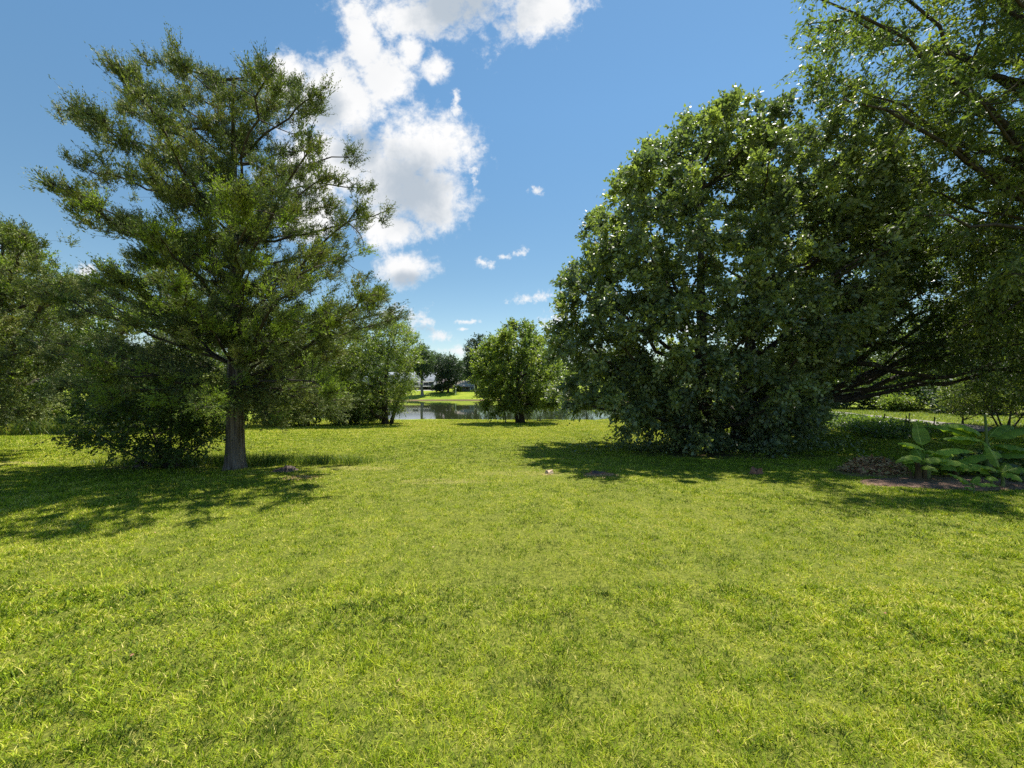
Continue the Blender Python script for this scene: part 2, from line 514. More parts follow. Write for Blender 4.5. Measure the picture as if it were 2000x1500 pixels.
    for i in order:
        nd = nodes[:cnt]
        d2 = ((nd - pc[i]) ** 2).sum(1) + np.where(nd[:, 2] > pc[i, 2], ((nd[:, 2] - pc[i, 2]) * 1.2 * asc) ** 2, 0)
        d2[len(sk):] *= 1.3
        jj = int(d2.argmin())
        p0[i] = nodes[jj]; r0[i] = min(nr[jj] * 0.8, 0.007 + 0.011 * d2[jj] ** 0.5)
        nodes[cnt] = pc[i]; nr[cnt] = max(r0[i, 0] * 0.6, 0.004); cnt += 1
    v = pc - p0; ln = np.linalg.norm(v, axis=1, keepdims=True)
    t = np.linspace(0, 1, 5)[None, :, None]
    path = p0[:, None] + v[:, None] * t + np.sin(t * PI) * (rng.normal(size=(n_clump, 1, 3)) * 0.09 + np.array([0, 0, 0.05])) * ln[:, None]
    V, q = tubes(path, r0 * (1 - 0.5 * t[0, :, 0][None]), 4)
    bb.add(V - B0, [q])
    # twigs
    outw = norm(pc - (C - np.array([0, 0, rad[2] * 0.35])))
    ax = norm(norm(v + 1e-6) * 0.5 + outw * out + np.array([0, 0, upw]))
    Mn = n_clump * n_twig
    A = np.repeat(ax, n_twig, 0)
    TD = norm(A + rng.normal(size=(Mn, 3)) * cone * np.array([1, 1, flat]))
    tl = twig_len * rng.uniform(0.55, 1.25, size=(Mn, 1)) * np.repeat(rng.uniform(0.7, 1.3, size=(n_clump, 1)), n_twig, 0)
    TB = np.repeat(pc, n_twig, 0) - A * twig_len * 0.35 + rng.normal(size=(Mn, 3)) * twig_len * 0.16
    if twigs:
        t2 = np.linspace(0, 1, 3)[None, :, None]
        start = np.repeat(path[:, 4], n_twig, 0)
        tpth = np.stack([start, TB + TD * tl * 0.3, TB + TD * tl * 0.9 - np.array([0, 0, 1]) * droop * tl * 0.6], 1)
        V, q = tubes(tpth, np.tile(np.array([[0.0045, 0.0035, 0.0015]]), (Mn, 1)) * (1 if twig_len < 1 else 2), 3)
        bb.add(V - B0, [q])
    mb.build('trunk', M[bark], root, smooth=True)
    bb.build('branches', M['bark'], root, smooth=True)
    # leaves along twigs
    tt = rng.uniform(0.05, 1.0, size=(Mn, n_leaf, 1))
    Pl = TB[:, None] + TD[:, None] * tl[:, None] * tt - np.array([0, 0, 1.0]) * droop * tl[:, None] * tt ** 2 * 0.8
    Pl = Pl + rng.normal(size=Pl.shape) * jitter * twig_len
    Dl = TD[:, None] * squash + rng.normal(size=Pl.shape) * lr
    nlv = Mn * n_leaf
    sz = rng.uniform(0.65, 1.25, size=nlv)
    taper = (1.15 - 0.5 * tt.reshape(-1))
    V, q = leaves(Pl.reshape(-1, 3), Dl.reshape(-1, 3), leaf[0] * sz * taper, leaf[1] * sz * taper, rng, leaf_up, droop)
    cl = np.repeat(rng.uniform(0, 1, size=n_clump), n_twig * n_leaf)
    var = np.clip(0.55 * cl + 0.45 * rng.uniform(0, 1, size=nlv) + var_bias, 0, 1)
    V = V - B0
    if mat2 and (frac2 > 0 or cond2 is not None):
        c2 = rng.uniform(size=n_clump) < frac2
        if cond2 is not None:
            c2 &= cond2(pc)
        msk = np.repeat(c2, n_twig * n_leaf)
        Vr = V.reshape(-1, 4, 3)
        for mk, mt, nm in ((~msk, mat, crown_name), (msk, mat2, 'new_growth')):
            if mk.sum():
                vv = Vr[mk].reshape(-1, 3)
                mesh_obj(nm, vv, [np.arange(len(vv)).reshape(-1, 4)], M[mt], root, var[mk])
    else:
        mesh_obj(crown_name, V, [q], M[mat], root, var)
    return root

def at(px, py, d):
    return ((px - 1000) / F * d, d, EYE + (750 - py) / F * d)

# ------------------------------------------------------------------ ground
def mat_lawn():
    m, t = new_mat('lawn_turf')
    geo = t.n('ShaderNodeNewGeometry')
    pos = geo.outputs['Position']
    nA = t.noise(pos, 0.35, 4, 0.6)
    nB = t.noise(pos, 2.2, 5, 0.65)
    nC = t.noise(pos, 28.0, 4, 0.7)
    c = t.mix(t.sstep(nA, 0.35, 0.65), (0.17, 0.25, 0.016, 1), (0.29, 0.34, 0.026, 1))
    c = t.mix(t.sstep(nB, 0.5, 0.78, 0, 0.35), c, (0.30, 0.31, 0.04, 1))
    c = t.mix(t.sstep(nC, 0.3, 0.6, 0.55, 0.0), c, (0.06, 0.075, 0.014, 1))
    sy = t.n('ShaderNodeSeparateXYZ'); t.put(sy.inputs[0], pos)
    th = t.mix(t.sstep(nC, 0.35, 0.65), (0.065, 0.075, 0.012, 1), (0.17, 0.175, 0.03, 1))
    c = t.mix(t.sstep(sy.outputs[1], 38, 44, 0.8, 0.0), c, th)      # thatch below the blades
    # dry and bare earth patches
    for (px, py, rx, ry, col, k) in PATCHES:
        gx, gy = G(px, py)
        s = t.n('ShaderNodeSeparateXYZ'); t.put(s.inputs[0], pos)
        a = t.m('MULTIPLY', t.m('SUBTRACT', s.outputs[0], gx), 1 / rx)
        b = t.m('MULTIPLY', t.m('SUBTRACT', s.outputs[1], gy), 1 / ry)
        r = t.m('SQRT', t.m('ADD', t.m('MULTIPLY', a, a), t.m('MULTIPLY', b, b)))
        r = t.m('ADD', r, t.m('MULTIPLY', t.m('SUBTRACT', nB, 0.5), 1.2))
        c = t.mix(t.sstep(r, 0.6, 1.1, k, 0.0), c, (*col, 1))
    # mud rim at the pond
    s = t.n('ShaderNodeSeparateXYZ'); t.put(s.inputs[0], pos)
    far = t.sstep(s.outputs[1], 80, 90)
    zf = t.sstep(s.outputs[2], WATER + 0.12, WATER + 0.28, 1.0, 0.0)
    c = t.mix(t.m('MULTIPLY', zf, far), c, (0.16, 0.11, 0.06, 1))
    p = t.n('ShaderNodeBsdfPrincipled')
    t.put(p.inputs['Base Color'], c)
    p.inputs['Roughness'].default_value = 0.9
    p.inputs['Specular IOR Level'].default_value = 0.15
    b = t.n('ShaderNodeBump'); b.inputs['Strength'].default_value = 0.6; b.inputs['Distance'].default_value = 0.05
    t.put(b.inputs['Height'], nC)
    m.node_tree.links.new(b.outputs[0], p.inputs['Normal'])
    o = t.n('ShaderNodeOutputMaterial')
    m.node_tree.links.new(p.outputs[0], o.inputs[0])
    return m
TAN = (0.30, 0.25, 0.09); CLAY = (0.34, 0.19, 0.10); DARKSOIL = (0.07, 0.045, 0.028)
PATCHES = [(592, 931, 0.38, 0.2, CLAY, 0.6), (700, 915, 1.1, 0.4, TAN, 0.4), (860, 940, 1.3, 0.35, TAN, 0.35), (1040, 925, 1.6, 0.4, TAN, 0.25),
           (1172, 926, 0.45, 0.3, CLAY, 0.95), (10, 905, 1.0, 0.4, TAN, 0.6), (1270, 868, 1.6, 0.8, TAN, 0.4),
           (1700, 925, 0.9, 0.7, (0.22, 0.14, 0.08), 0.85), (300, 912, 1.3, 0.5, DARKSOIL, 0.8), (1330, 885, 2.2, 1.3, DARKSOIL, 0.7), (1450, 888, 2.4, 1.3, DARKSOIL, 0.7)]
def build_ground():
    xs = np.concatenate([-np.geomspace(900, 62, 24), np.arange(-60, 60.1, 0.6), np.geomspace(62, 900, 24)])
    ys = np.concatenate([[-60, -30, -15, -8, -4, -2, -1], np.arange(0, 20, 0.3), np.arange(20, 60, 0.45), np.arange(60, 136, 0.9), np.geomspace(137, 1500, 34)])
    XX, YY = np.meshgrid(xs, ys)
    ZZ = H(XX, YY)
    V = np.stack([XX, YY, ZZ], -1).reshape(-1, 3)
    nx, ny = len(xs), len(ys)
    i = np.arange(nx * ny).reshape(ny, nx)
    q = np.stack([i[:-1, :-1], i[:-1, 1:], i[1:, 1:], i[1:, :-1]], -1).reshape(-1, 4)
    tag(mesh_obj('lawn', V, [q], mat_lawn(), smooth=True), 'mown green lawn sloping down to the pond', kind='structure')
build_ground()

def mat_water():
    m, t = new_mat('pond_water')
    geo = t.n('ShaderNodeNewGeometry')
    mp = t.n('ShaderNodeMapping'); mp.inputs['Scale'].default_value = (1.0, 0.35, 1)
    t.put(mp.inputs[0], geo.outputs['Position'])
    n = t.noise(mp.outputs[0], 1.6, 3, 0.5)
    p = t.n('ShaderNodeBsdfPrincipled')
    p.inputs['Base Color'].default_value = (0.028, 0.036, 0.016, 1)
    p.inputs['Roughness'].default_value = 0.03
    p.inputs['IOR'].default_value = 1.33
    b = t.n('ShaderNodeBump'); b.inputs['Strength'].default_value = 0.12; b.inputs['Distance'].default_value = 0.05
    t.put(b.inputs['Height'], n)
    m.node_tree.links.new(b.outputs[0], p.inputs['Normal'])
    o = t.n('ShaderNodeOutputMaterial')
    m.node_tree.links.new(p.outputs[0], o.inputs[0])
    return m
tag(mesh_obj('pond', [(-36, 41, WATER), (36, 41, WATER), (36, 108, WATER), (-36, 108, WATER)], [[(0, 1, 2, 3)]], mat_water()),
    'still dark green pond beyond the lawn', kind='structure')

# ------------------------------------------------------------------ grass blades
def blades(P, L, Wd, rng, lean=0.6, var=None, five=True):
    n = len(P)
    yaw = rng.uniform(0, 2 * PI, n)
    side = np.stack([np.cos(yaw), np.sin(yaw), np.zeros(n)], 1)
    ln = rng.normal(size=(n, 2)) * lean
    d = norm(np.stack([ln[:, 0], ln[:, 1], np.ones(n)], 1))
    d2 = norm(np.stack([ln[:, 0] * 2.4, ln[:, 1] * 2.4, np.ones(n)], 1))
    L = L[:, None]; w_ = Wd[:, None] * 0.5
    P = P - np.array([0, 0, 0.006])
    if five:
        m_ = P + d * L * 0.55
        V = np.stack([P - side * w_, P + side * w_, m_ + side * w_ * 0.8, m_ - side * w_ * 0.8, m_ + d2 * L * 0.5], 1).reshape(-1, 3)
        i = np.arange(n)[:, None] * 5
        Fq = i + np.array([0, 1, 2, 3]); Ft = i + np.array([3, 2, 4])
        return V, [Fq, Ft]
    V = np.stack([P - side * w_, P + side * w_, P + (d + d2) * 0.5 * L], 1).reshape(-1, 3)
    return V, [np.arange(n)[:, None] * 3 + np.array([0, 1, 2])]
M['grass'] = leaf_mat('grass_blade', [(0.042, 0.074, 0.007), (0.155, 0.238, 0.010), (0.31, 0.40, 0.014), (0.48, 0.51, 0.026), (0.66, 0.56, 0.20)], trans=0.22, tcol=(1.25, 1.3, 0.5), tint=1.05, rough=0.6, spec=0.18)
M['tallgrass'] = leaf_mat('tall_grass_blade', [(0.07, 0.12, 0.02), (0.13, 0.20, 0.03), (0.24, 0.30, 0.05), (0.36, 0.30, 0.12)], trans=0.4, tcol=(1.3, 1.35, 0.6), tint=1.1, rough=0.45)
def lawn_blades():
    rng = np.random.default_rng(5)
    mb = MB()
    exclude = [(*G(p[0], p[1]), p[2], p[3], p[5]) for p in PATCHES]
    for five in (True, False, None):
        N = 2000000
        u = rng.uniform(0, 1, N)
        y = (u * (43.2 ** 0.7 - 0.9 ** 0.7) + 0.9 ** 0.7) ** (1 / 0.7)
        y = y[(y < 3.6) if five else (y >= 3.6)]; N = len(y)
        if five is None:      # the strips just beside the view
            N = 240000
            y = rng.uniform(0.6, 8.0, N)
            x = (1.36 * y + rng.uniform(0, 2.4, N)) * np.where(rng.uniform(size=N) < 0.5, -1, 1)
            y[:30000] = rng.uniform(0.2, 1.1, 30000); x[:30000] = rng.uniform(-3, 3, 30000)
        else:
            x = rng.uniform(-1.42, 1.42, N) * y + rng.uniform(-0.4, 0.4, N)
        N = N // 7
        sp = 0.011 + 0.0028 * y[:N]
        tid = np.repeat(rng.normal(size=N), 7)
        x = np.repeat(x[:N], 7) + rng.normal(size=N * 7) * np.repeat(sp, 7)
        y = np.repeat(y[:N], 7) + rng.normal(size=N * 7) * np.repeat(sp, 7); N = len(x)
        keep = y < 43.2
        x, y, tid = x[keep], y[keep], tid[keep]; N = len(x)
        keep = np.ones(N, bool)
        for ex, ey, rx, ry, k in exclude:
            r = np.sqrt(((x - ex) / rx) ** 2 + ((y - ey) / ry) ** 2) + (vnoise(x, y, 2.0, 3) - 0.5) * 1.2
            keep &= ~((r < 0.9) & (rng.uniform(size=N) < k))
        keep &= ~((x > 19) & (y > 17))
        keep &= ~((x > 24) | (x < -40))
        x, y, tid = x[keep], y[keep], tid[keep]; N = len(x)
        z = H(x, y)
        big = vnoise(x, y, 0.5, 11); med = vnoise(x, y, 2.6, 12); fine = vnoise(x, y, 9.0, 13, 2)
        cl = vnoise(x, y, 5.0, 17, 2)
        L = rng.uniform(0.024, 0.05, N) * (1 + 0.3 * sst(y, 8, 25)) * (0.55 + 1.1 * cl) * np.where(rng.uniform(size=N) < 0.012, 1.9, 1)
        dist = np.sqrt(x * x + y * y)
        Wd = np.maximum(0.0030, 0.0016 * dist ** 0.97) * rng.uniform(0.6, 1.4, N)
        var = np.clip(0.41 + 0.42 * (big - 0.5) + 0.5 * (med - 0.5) + 0.7 * (fine - 0.5) + tid * 0.17 + rng.normal(size=N) * 0.17, 0, 0.93)
        var = np.where(rng.uniform(size=N) < 0.06 + 0.24 * np.clip(vnoise(x, y, 1.3, 23) - 0.56, 0, 1), rng.uniform(0.85, 1.0, N), var)
        tanline = np.exp(-((y - 9.3 + 0.03 * x) / 0.7) ** 2) * (x > -5) * (x < 5)
        var = np.clip(var + 0.22 * tanline * rng.uniform(0, 1, N), 0, 1)
        farb = sst(y, 14, 30)
        var = np.clip(var + 0.22 * farb, 0, 0.95)
        V, Fs = blades(np.stack([x, y, z], 1), L, Wd, rng, 0.8, five=bool(five))
        mb.add(V, Fs, [var] * len(Fs))
    # longer coarse tufts the mower missed
    nt = 200
    ty = rng.uniform(1.6 ** 0.9, 12 ** 0.9, nt) ** (1 / 0.9); tx = rng.uniform(-1.35, 1.35, nt) * ty
    tx = np.repeat(tx, 16) + rng.normal(size=nt * 16) * 0.03; ty = np.repeat(ty, 16) + rng.normal(size=nt * 16) * 0.03
    V, Fs = blades(np.stack([tx, ty, H(tx, ty)], 1), rng.uniform(0.05, 0.10, nt * 16), rng.uniform(0.004, 0.008, nt * 16), rng, 0.65, five=True)
    tv = np.repeat(rng.uniform(0.25, 0.75, nt), 16) + rng.normal(size=nt * 16) * 0.06
    mb.add(V, Fs, [np.clip(tv, 0, 1)] * 2)
    o = mb.build('grass', M['grass'])
    tag(o, 'short mown grass blades covering the lawn', 'grass', kind='stuff')
lawn_blades()

# ------------------------------------------------------------------ the big cedar
CEDAR = [(205, 66), (235, 140), (290, 110), (345, 75), (362, 140), (385, 190), (420, 150), (448, 112), (490, 180), (530, 118), (560, 130), (605, 108),
         (612, 140), (590, 180), (640, 158), (632, 200), (602, 240), (625, 290), (665, 318), (700, 268), (716, 292), (690, 340), (735, 350),
         (715, 400), (772, 402), (740, 440), (745, 500), (700, 520), (740, 540), (768, 556), (765, 595), (785, 615), (755, 650), (700, 660),
         (690, 720), (690, 780), (680, 820), (640, 835), (600, 828), (560, 838), (520, 838), (478, 760), (440, 740), (420, 800), (300, 790), (200, 770),
         (100, 760), (50, 730), (40, 690), (65, 640), (80, 600), (30, 560), (110, 530), (190, 520), (250, 485), (190, 450), (120, 410),
         (66, 400), (75, 345), (130, 370), (160, 335), (84, 292), (95, 270), (135, 250), (66, 212), (110, 208), (94, 160), (135, 190), (185, 235), (172, 150)]
CEDAR = [(440 + (x - 440) * (0.96 if x < 440 else 1.0), y) for x, y in CEDAR]
cb = G(460, 916)
tree('cedar_tree', 'tall ragged evergreen cedar with bare grey fluted trunk on the left of the lawn', 'tree', cb,
     center=(-6.9, cb[1] - 0.1, 4.9), rad=(5.2, 3.4, 6.3), sq=3.2, poly=CEDAR, trunks=[((0, 0), (cb[0] - 0.12, cb[1] + 0.1, 9.2), 0.205)], trunk_r=0.205,
     n_clump=2300, n_twig=13, n_leaf=21, twig_len=0.36, leaf=(0.062, 0.021), lr=0.55, bough=0.28, bough_s=(0.27, 0.12), wob=0.25, flare=0.38, flat=0.6, dens=lambda p: np.clip(1.1 - 0.125 * np.clip(p[:, 2] - 1.5, 0, 9), 0.48, 1), mat='cedar', mat2='cedar_fresh', frac2=0.35,
     cond2=lambda p: (p[:, 2] < 4.9) & (p[:, 1] < 8.9), bark='bark_cedar', seed=11, asc=0.42, n_limb=130, out=0.9, upw=0.55, droop=0.05,
     cone=0.42, shell=0.2, flute=0.12, limb_k=0.22, leaf_up=0.45, zmin=0.9, jitter=0.05, trunk_sides=30, squash=1.3, min_attach=0.2)
tree('cedar_tree', 'second cedar with drooping limbs cut off by the left edge of the view', 'tree', (-16.5, 12.0),
     center=(-14.6, 12.6, 2.9), rad=(4.4, 3.0, 4.6), poly=[(-500, 380), (-120, 410), (-20, 430), (50, 455), (100, 505), (160, 530), (190, 570), (150, 640), (130, 720), (110, 800), (-20, 815), (-500, 830)], mat2='cedar_fresh', frac2=0.12, bough=0.15, boughmix=0.3, sq=4,
     trunk_r=0.2, n_clump=1100, n_twig=11, n_leaf=16, twig_len=0.4, leaf=(0.075, 0.034), lr=0.65, mat='cedar', bark='bark', seed=12, asc=0.45, n_limb=50,
     out=0.9, upw=0.45, droop=0.05, cone=0.4, shell=0.2, leaf_up=0.45, squash=1.3)

# ------------------------------------------------------------------ shrub at the cedar's foot
sb = G(330, 912)
tree('wild_shrub', 'dark many-stemmed leafy shrub growing at the foot of the tall cedar', 'shrub', sb,
     center=(-8.2, sb[1] + 0.1, 0.75), rad=(3.5, 1.7, 1.5), poly=[(40, 862), (60, 805), (200, 770), (300, 750), (420, 765), (440, 850), (400, 885), (340, 912), (290, 905), (230, 880), (150, 892), (120, 870), (80, 868)],
     trunks=[((dx, dy), (sb[0] + tx, sb[1] + ty, tz), r) for dx, dy, tx, ty, tz, r in
             ((0, 0, 0.1, 0, 1.8, 0.05), (-0.12, 0, -2.2, -0.2, 0.7, 0.035), (0.1, 0.05, 0.9, 0, 1.3, 0.035), (-0.05, 0.1, -1.2, 0.3, 1.4, 0.035), (0.05, -0.1, -0.5, -0.5, 1.2, 0.03), (0.2, 0, 0.6, -0.3, 0.9, 0.025))],
     trunk_r=0.05, n_clump=270, n_twig=7, n_leaf=10, twig_len=0.42, leaf=(0.09, 0.052), mat='shrub', seed=13, asc=0.3, n_limb=22, out=0.9, upw=0.0,
     droop=0.25, cone=0.6, shell=0.2, zmin=0.12, leaf_up=0.9, trunk_sides=7, min_attach=0.05)

# ------------------------------------------------------------------ the big dark tree right of centre
MAPLE = [(1092, 545), (1128, 505), (1120, 470), (1150, 420), (1196, 375), (1200, 340), (1250, 305), (1298, 272), (1335, 240), (1360, 212), (1410, 192),
         (1450, 184), (1520, 188), (1580, 184), (1650, 188), (1730, 215), (1800, 290), (1810, 420), (1780, 520), (1740, 600), (1700, 640), (1640, 700),
         (1612, 740), (1600, 800), (1612, 830), (1560, 848), (1500, 866), (1420, 876), (1340, 868), (1300, 850), (1290, 825), (1230, 808), (1180, 798),
         (1150, 806), (1105, 798), (1075, 765), (1062, 710), (1068, 655), (1095, 605), (1085, 570)]
mbp = G(1400, 878)
mapc = (8.7, mbp[1] + 0.3, 4.6)
tree('maple_tree', 'big round dark green maple with foliage down to the grass right of the centre', 'tree', mbp,
     center=mapc, rad=(7.4, 3.5, 7.3), sq=4, poly=MAPLE, bough=0.35, bough_s=(0.5, 0.36), boughmix=0.55,
     trunks=[((-0.3, 0), (mbp[0] - 0.4, mbp[1], 10.2), 0.26), ((0.9, 0.4), (mbp[0] + 2.4, mbp[1] + 0.6, 8.5), 0.2), ((0.2, 0.5), (mbp[0] - 2.6, mbp[1] - 0.5, 7.2), 0.16)], trunk_r=0.26,
     n_clump=1900, n_twig=9, n_leaf=13, twig_len=0.5, leaf=(0.17, 0.108), mat='maple', seed=21, asc=0.6, n_limb=95, out=0.8, upw=0.1, droop=0.35, cone=0.62,
     shell=0.5, leaf_up=0.5, zmin=0.2, jitter=0.09, min_attach=0.06)

# ------------------------------------------------------------------ spreading oak behind it
ob_ = (12.6, 18.0)
OAK = [(1560, 480), (1640, 330), (1740, 280), (1860, 330), (2000, 380), (2150, 420), (2300, 520), (2300, 690), (2150, 710), (2020, 730), (1960, 722), (1900, 735),
       (1860, 722), (1800, 708), (1720, 700), (1660, 712), (1625, 722), (1560, 740)]
d0 = 16.5
tree('oak_tree', 'wide oak with low dark limbs reaching right over the shaded grass behind the maple', 'tree', ob_,
     center=(18.5, 16.8, 5.6), rad=(9.5, 4.6, 6.0), poly=OAK, trunk_r=0.42, n_clump=980, n_twig=10, n_leaf=12, twig_len=0.7, leaf=(0.14, 0.08), mat='oak',
     seed=31, asc=0.6, n_limb=26, limb_k=0.2, bough_s=(0.6, 0.35), bough=0.12, boughmix=0.45, out=0.7, upw=0.0, droop=0.35, cone=0.75, shell=0.15, leaf_up=0.8, zmin=0.9,
     trunks=[((0, 0), (13.6, 17.6, 9.5), 0.42)],
     extra=[([(12.7, 18, 1.9), at(1600, 712, 17), at(1660, 705, 16.2), at(1730, 722, 15.6), at(1800, 738, 15), at(1860, 735, 14.6), at(1930, 715, 14)], 0.15, 0.04),
            ([(12.8, 17.9, 2.3), at(1610, 695, 17), at(1650, 672, 16.4), at(1690, 652, 16), at(1740, 612, 15.6), at(1800, 570, 15)], 0.12, 0.03),
            ([(12.8, 17.9, 2.6), at(1640, 690, 16.6), at(1690, 668, 16), at(1760, 668, 15.6), at(1830, 676, 15.2), at(1920, 680, 14.8), at(2020, 668, 14.4)], 0.10, 0.03),
            ([(12.8, 18, 3.2), at(1620, 660, 16.6), at(1680, 590, 16.2), at(1740, 520, 16), at(1800, 440, 15.5)], 0.17, 0.04)],
     min_attach=0.12)

# ------------------------------------------------------------------ tree overhanging from the right
CHERRY = [(1610, -60), (1585, 0), (1575, 60), (1548, 105), (1525, 158), (1590, 190), (1690, 215), (1720, 320), (1800, 400), (1840, 520), (1890, 640), (1930, 740),
          (1990, 775), (2300, 820), (2900, 300), (2900, -500), (2300, -500), (1900, -400), (1700, -200)]
tree('walnut_tree', 'tall overhanging tree with long pointed leaves filling the upper right corner', 'tree', (17.6, 12.0),
     center=(15.4, 12.2, 10.4), rad=(8.4, 3.6, 7.6), poly=CHERRY, trunk_r=0.3, n_clump=1080, n_twig=9, n_leaf=17, twig_len=0.85, leaf=(0.17, 0.058), sq=4, bough=0.2, bough_s=(0.6, 0.4), boughmix=0.5, mat='cherry',
     seed=41, asc=0.5, n_limb=85, limb_k=0.26, out=0.8, upw=-0.1, droop=0.5, cone=0.6, shell=0.2, leaf_up=0.4, zmin=1.2,
     trunks=[((0, 0), (16.6, 12.2, 17.0), 0.32)],
     extra=[([(17.4, 12.0, 7.4), at(2090, 240, 11.9), at(2000, 188, 12.1), at(1960, 165, 12.2), at(1900, 140, 12.4), at(1850, 128, 12.5), at(1790, 132, 12.6)], 0.10, 0.03),
            ([(17.4, 12.0, 5.6), at(2060, 350, 11.9), at(1965, 315, 12.1), at(1900, 288, 12.2), at(1850, 275, 12.4), at(1790, 268, 12.5), at(1755, 235, 12.5), at(1700, 180, 12.6)], 0.08, 0.02),
            ([at(1905, 140, 12.4), at(1905, 110, 12.4), at(1915, 60, 12.4), at(1930, 0, 12.4)], 0.05, 0.02)], min_attach=0.3)

# ------------------------------------------------------------------ small round tree by the pond, with saplings
CENT = [(985, 632), (1010, 622), (1040, 632), (1062, 648), (1070, 680), (1085, 690), (1100, 712), (1110, 745), (1118, 785), (1085, 795), (1050, 796),
        (1030, 800), (1010, 806), (990, 800), (955, 806), (935, 795), (945, 775), (925, 745), (920, 712), (925, 685), (945, 668), (958, 645)]
tb = G(1014, 826)
tree('pear_tree', 'small rounded tree with a low forked trunk standing alone before the pond', 'tree', tb,
     center=(tb[0] + 0.2, tb[1], 3.0), rad=(4.4, 4.2, 5.2), poly=CENT, trunks=[((-0.12, 0), (tb[0] - 1.0, tb[1], 5.0), 0.16), ((0.25, 0), (tb[0] + 0.6, tb[1], 6.6), 0.24)], trunk_r=0.24,
     n_clump=520, n_twig=10, n_leaf=12, twig_len=0.7, leaf=(0.19, 0.13), bough=0.35, bough_s=(0.4, 0.3), boughmix=0.45, mat='mid', mat2='young', frac2=0.5, cond2=lambda p: (p[:, 0] < -0.9) | ((p[:, 0] > 2.2) & (p[:, 2] < 2.5)),
     seed=51, asc=0.7, n_limb=46, out=0.8, upw=0.15, droop=0.2, shell=0.45, leaf_up=0.7, zmin=0.5)
s1 = G(1052, 822)
tree('sapling', 'thin many-stemmed sapling with bright leaves just right of the small round tree', 'sapling', s1,
     center=(s1[0] + 0.4, s1[1], 0.6), rad=(2.2, 1.5, 2.0), poly=[(1030, 770), (1060, 740), (1110, 740), (1125, 790), (1100, 800), (1060, 798), (1035, 796)],
     trunks=[((0, 0), (s1[0] + 0.5, s1[1], 1.2), 0.04), ((-0.1, 0), (s1[0] - 0.5, s1[1], 1.0), 0.035), ((0.12, 0), (s1[0] + 1.2, s1[1], 0.9), 0.035)], trunk_r=0.04,
     n_clump=150, n_twig=7, n_leaf=9, twig_len=0.5, leaf=(0.17, 0.10), mat='young', seed=52, n_limb=8, shell=0.2, zmin=0.5, bark='bark_light', trunk_sides=6)
s2 = G(988, 826)
tree('sapling', 'slim grey-stemmed sapling close to the left of the small round tree', 'sapling', s2,
     center=(s2[0] - 0.1, s2[1], 1.0), rad=(1.0, 1.0, 1.4), trunks=[((0, 0), (s2[0] - 0.05, s2[1], 1.8), 0.05)], trunk_r=0.05,
     n_clump=24, n_twig=6, n_leaf=8, twig_len=0.45, leaf=(0.17, 0.10), mat='mid', seed=53, n_limb=6, shell=0.2, zmin=1.4, bark='bark_light', trunk_sides=6)

# ------------------------------------------------------------------ trees behind the cedar
WIL = [(640, 690), (665, 640), (705, 640), (740, 608), (765, 600), (800, 640), (822, 665), (826, 700), (800, 722), (812, 752), (795, 775), (785, 800),
       (760, 806), (740, 818), (700, 824), (640, 826), (600, 826), (600, 760)]
wb = (-10.2, 33.0)
tree('willow_oak_tree', 'arching feathery green tree at the pond edge right behind the tall cedar', 'tree', wb,
     center=(-10.6, 33.0, 2.6), rad=(5.6, 4.2, 5.8), poly=WIL, trunk_r=0.26, n_clump=520, n_twig=9, n_leaf=11, twig_len=0.85, leaf=(0.2, 0.075), mat='mid', seed=61,
     asc=0.5, n_limb=30, out=0.9, upw=0.25, droop=0.35, cone=0.5, shell=0.3, zmin=0.15, leaf_up=0.5,
     trunks=[((0, 0), (-9.8, 33, 6.0), 0.26), ((0.4, 0), (-8.3, 33, 3.2), 0.16)], min_attach=0.05)
tree('leafy_tree', 'pale green broad tree seen between and behind the cedar branches', 'tree', (-15.5, 31.0),
     center=(-15.5, 31.0, 3.4), rad=(5.5, 4.0, 5.6), trunk_r=0.25, n_clump=420, n_twig=8, n_leaf=10, twig_len=0.85, leaf=(0.2, 0.11), mat='mid', seed=62,
     asc=0.6, n_limb=24, shell=0.4, zmin=0.15, poly=[(420, 640), (500, 600), (600, 590), (680, 620), (700, 700), (690, 800), (600, 815), (450, 812), (400, 760)])
tree('leafy_tree', 'dense broadleaf tree behind the left side of the cedar crown', 'tree', (-23.5, 27.5),
     center=(-23.5, 27.5, 4.0), rad=(6.0, 4.5, 6.3), trunk_r=0.3, n_clump=460, n_twig=8, n_leaf=10, twig_len=0.85, leaf=(0.2, 0.12), mat='mid', seed=63,
     asc=0.6, n_limb=24, shell=0.4, zmin=0.6, var_bias=-0.1)
tree('leafy_tree', 'pale broadleaf tree at the left edge beyond the tall weeds', 'tree', (-33.5, 27.0),
     center=(-33.5, 27.0, 4.6), rad=(6.0, 4.5, 6.5), trunk_r=0.3, n_clump=460, n_twig=8, n_leaf=10, twig_len=0.85, leaf=(0.2, 0.12), mat='mid', seed=64,
     asc=0.6, n_limb=24, shell=0.4, zmin=0.6)
pb = G(728, 824)
tree('round_bush', 'low dark bush at the left end of the near pond shore', 'bush', (pb[0], 37.5),
     center=(pb[0], 37.5, hz(pb[0], 37.5) + 0.6), rad=(1.6, 1.2, 0.9), trunk_r=0.05, n_clump=60, n_twig=7, n_leaf=10, twig_len=0.5, leaf=(0.15, 0.08), mat='shrub', seed=65, n_limb=8, shell=0.2, zmin=0.1)

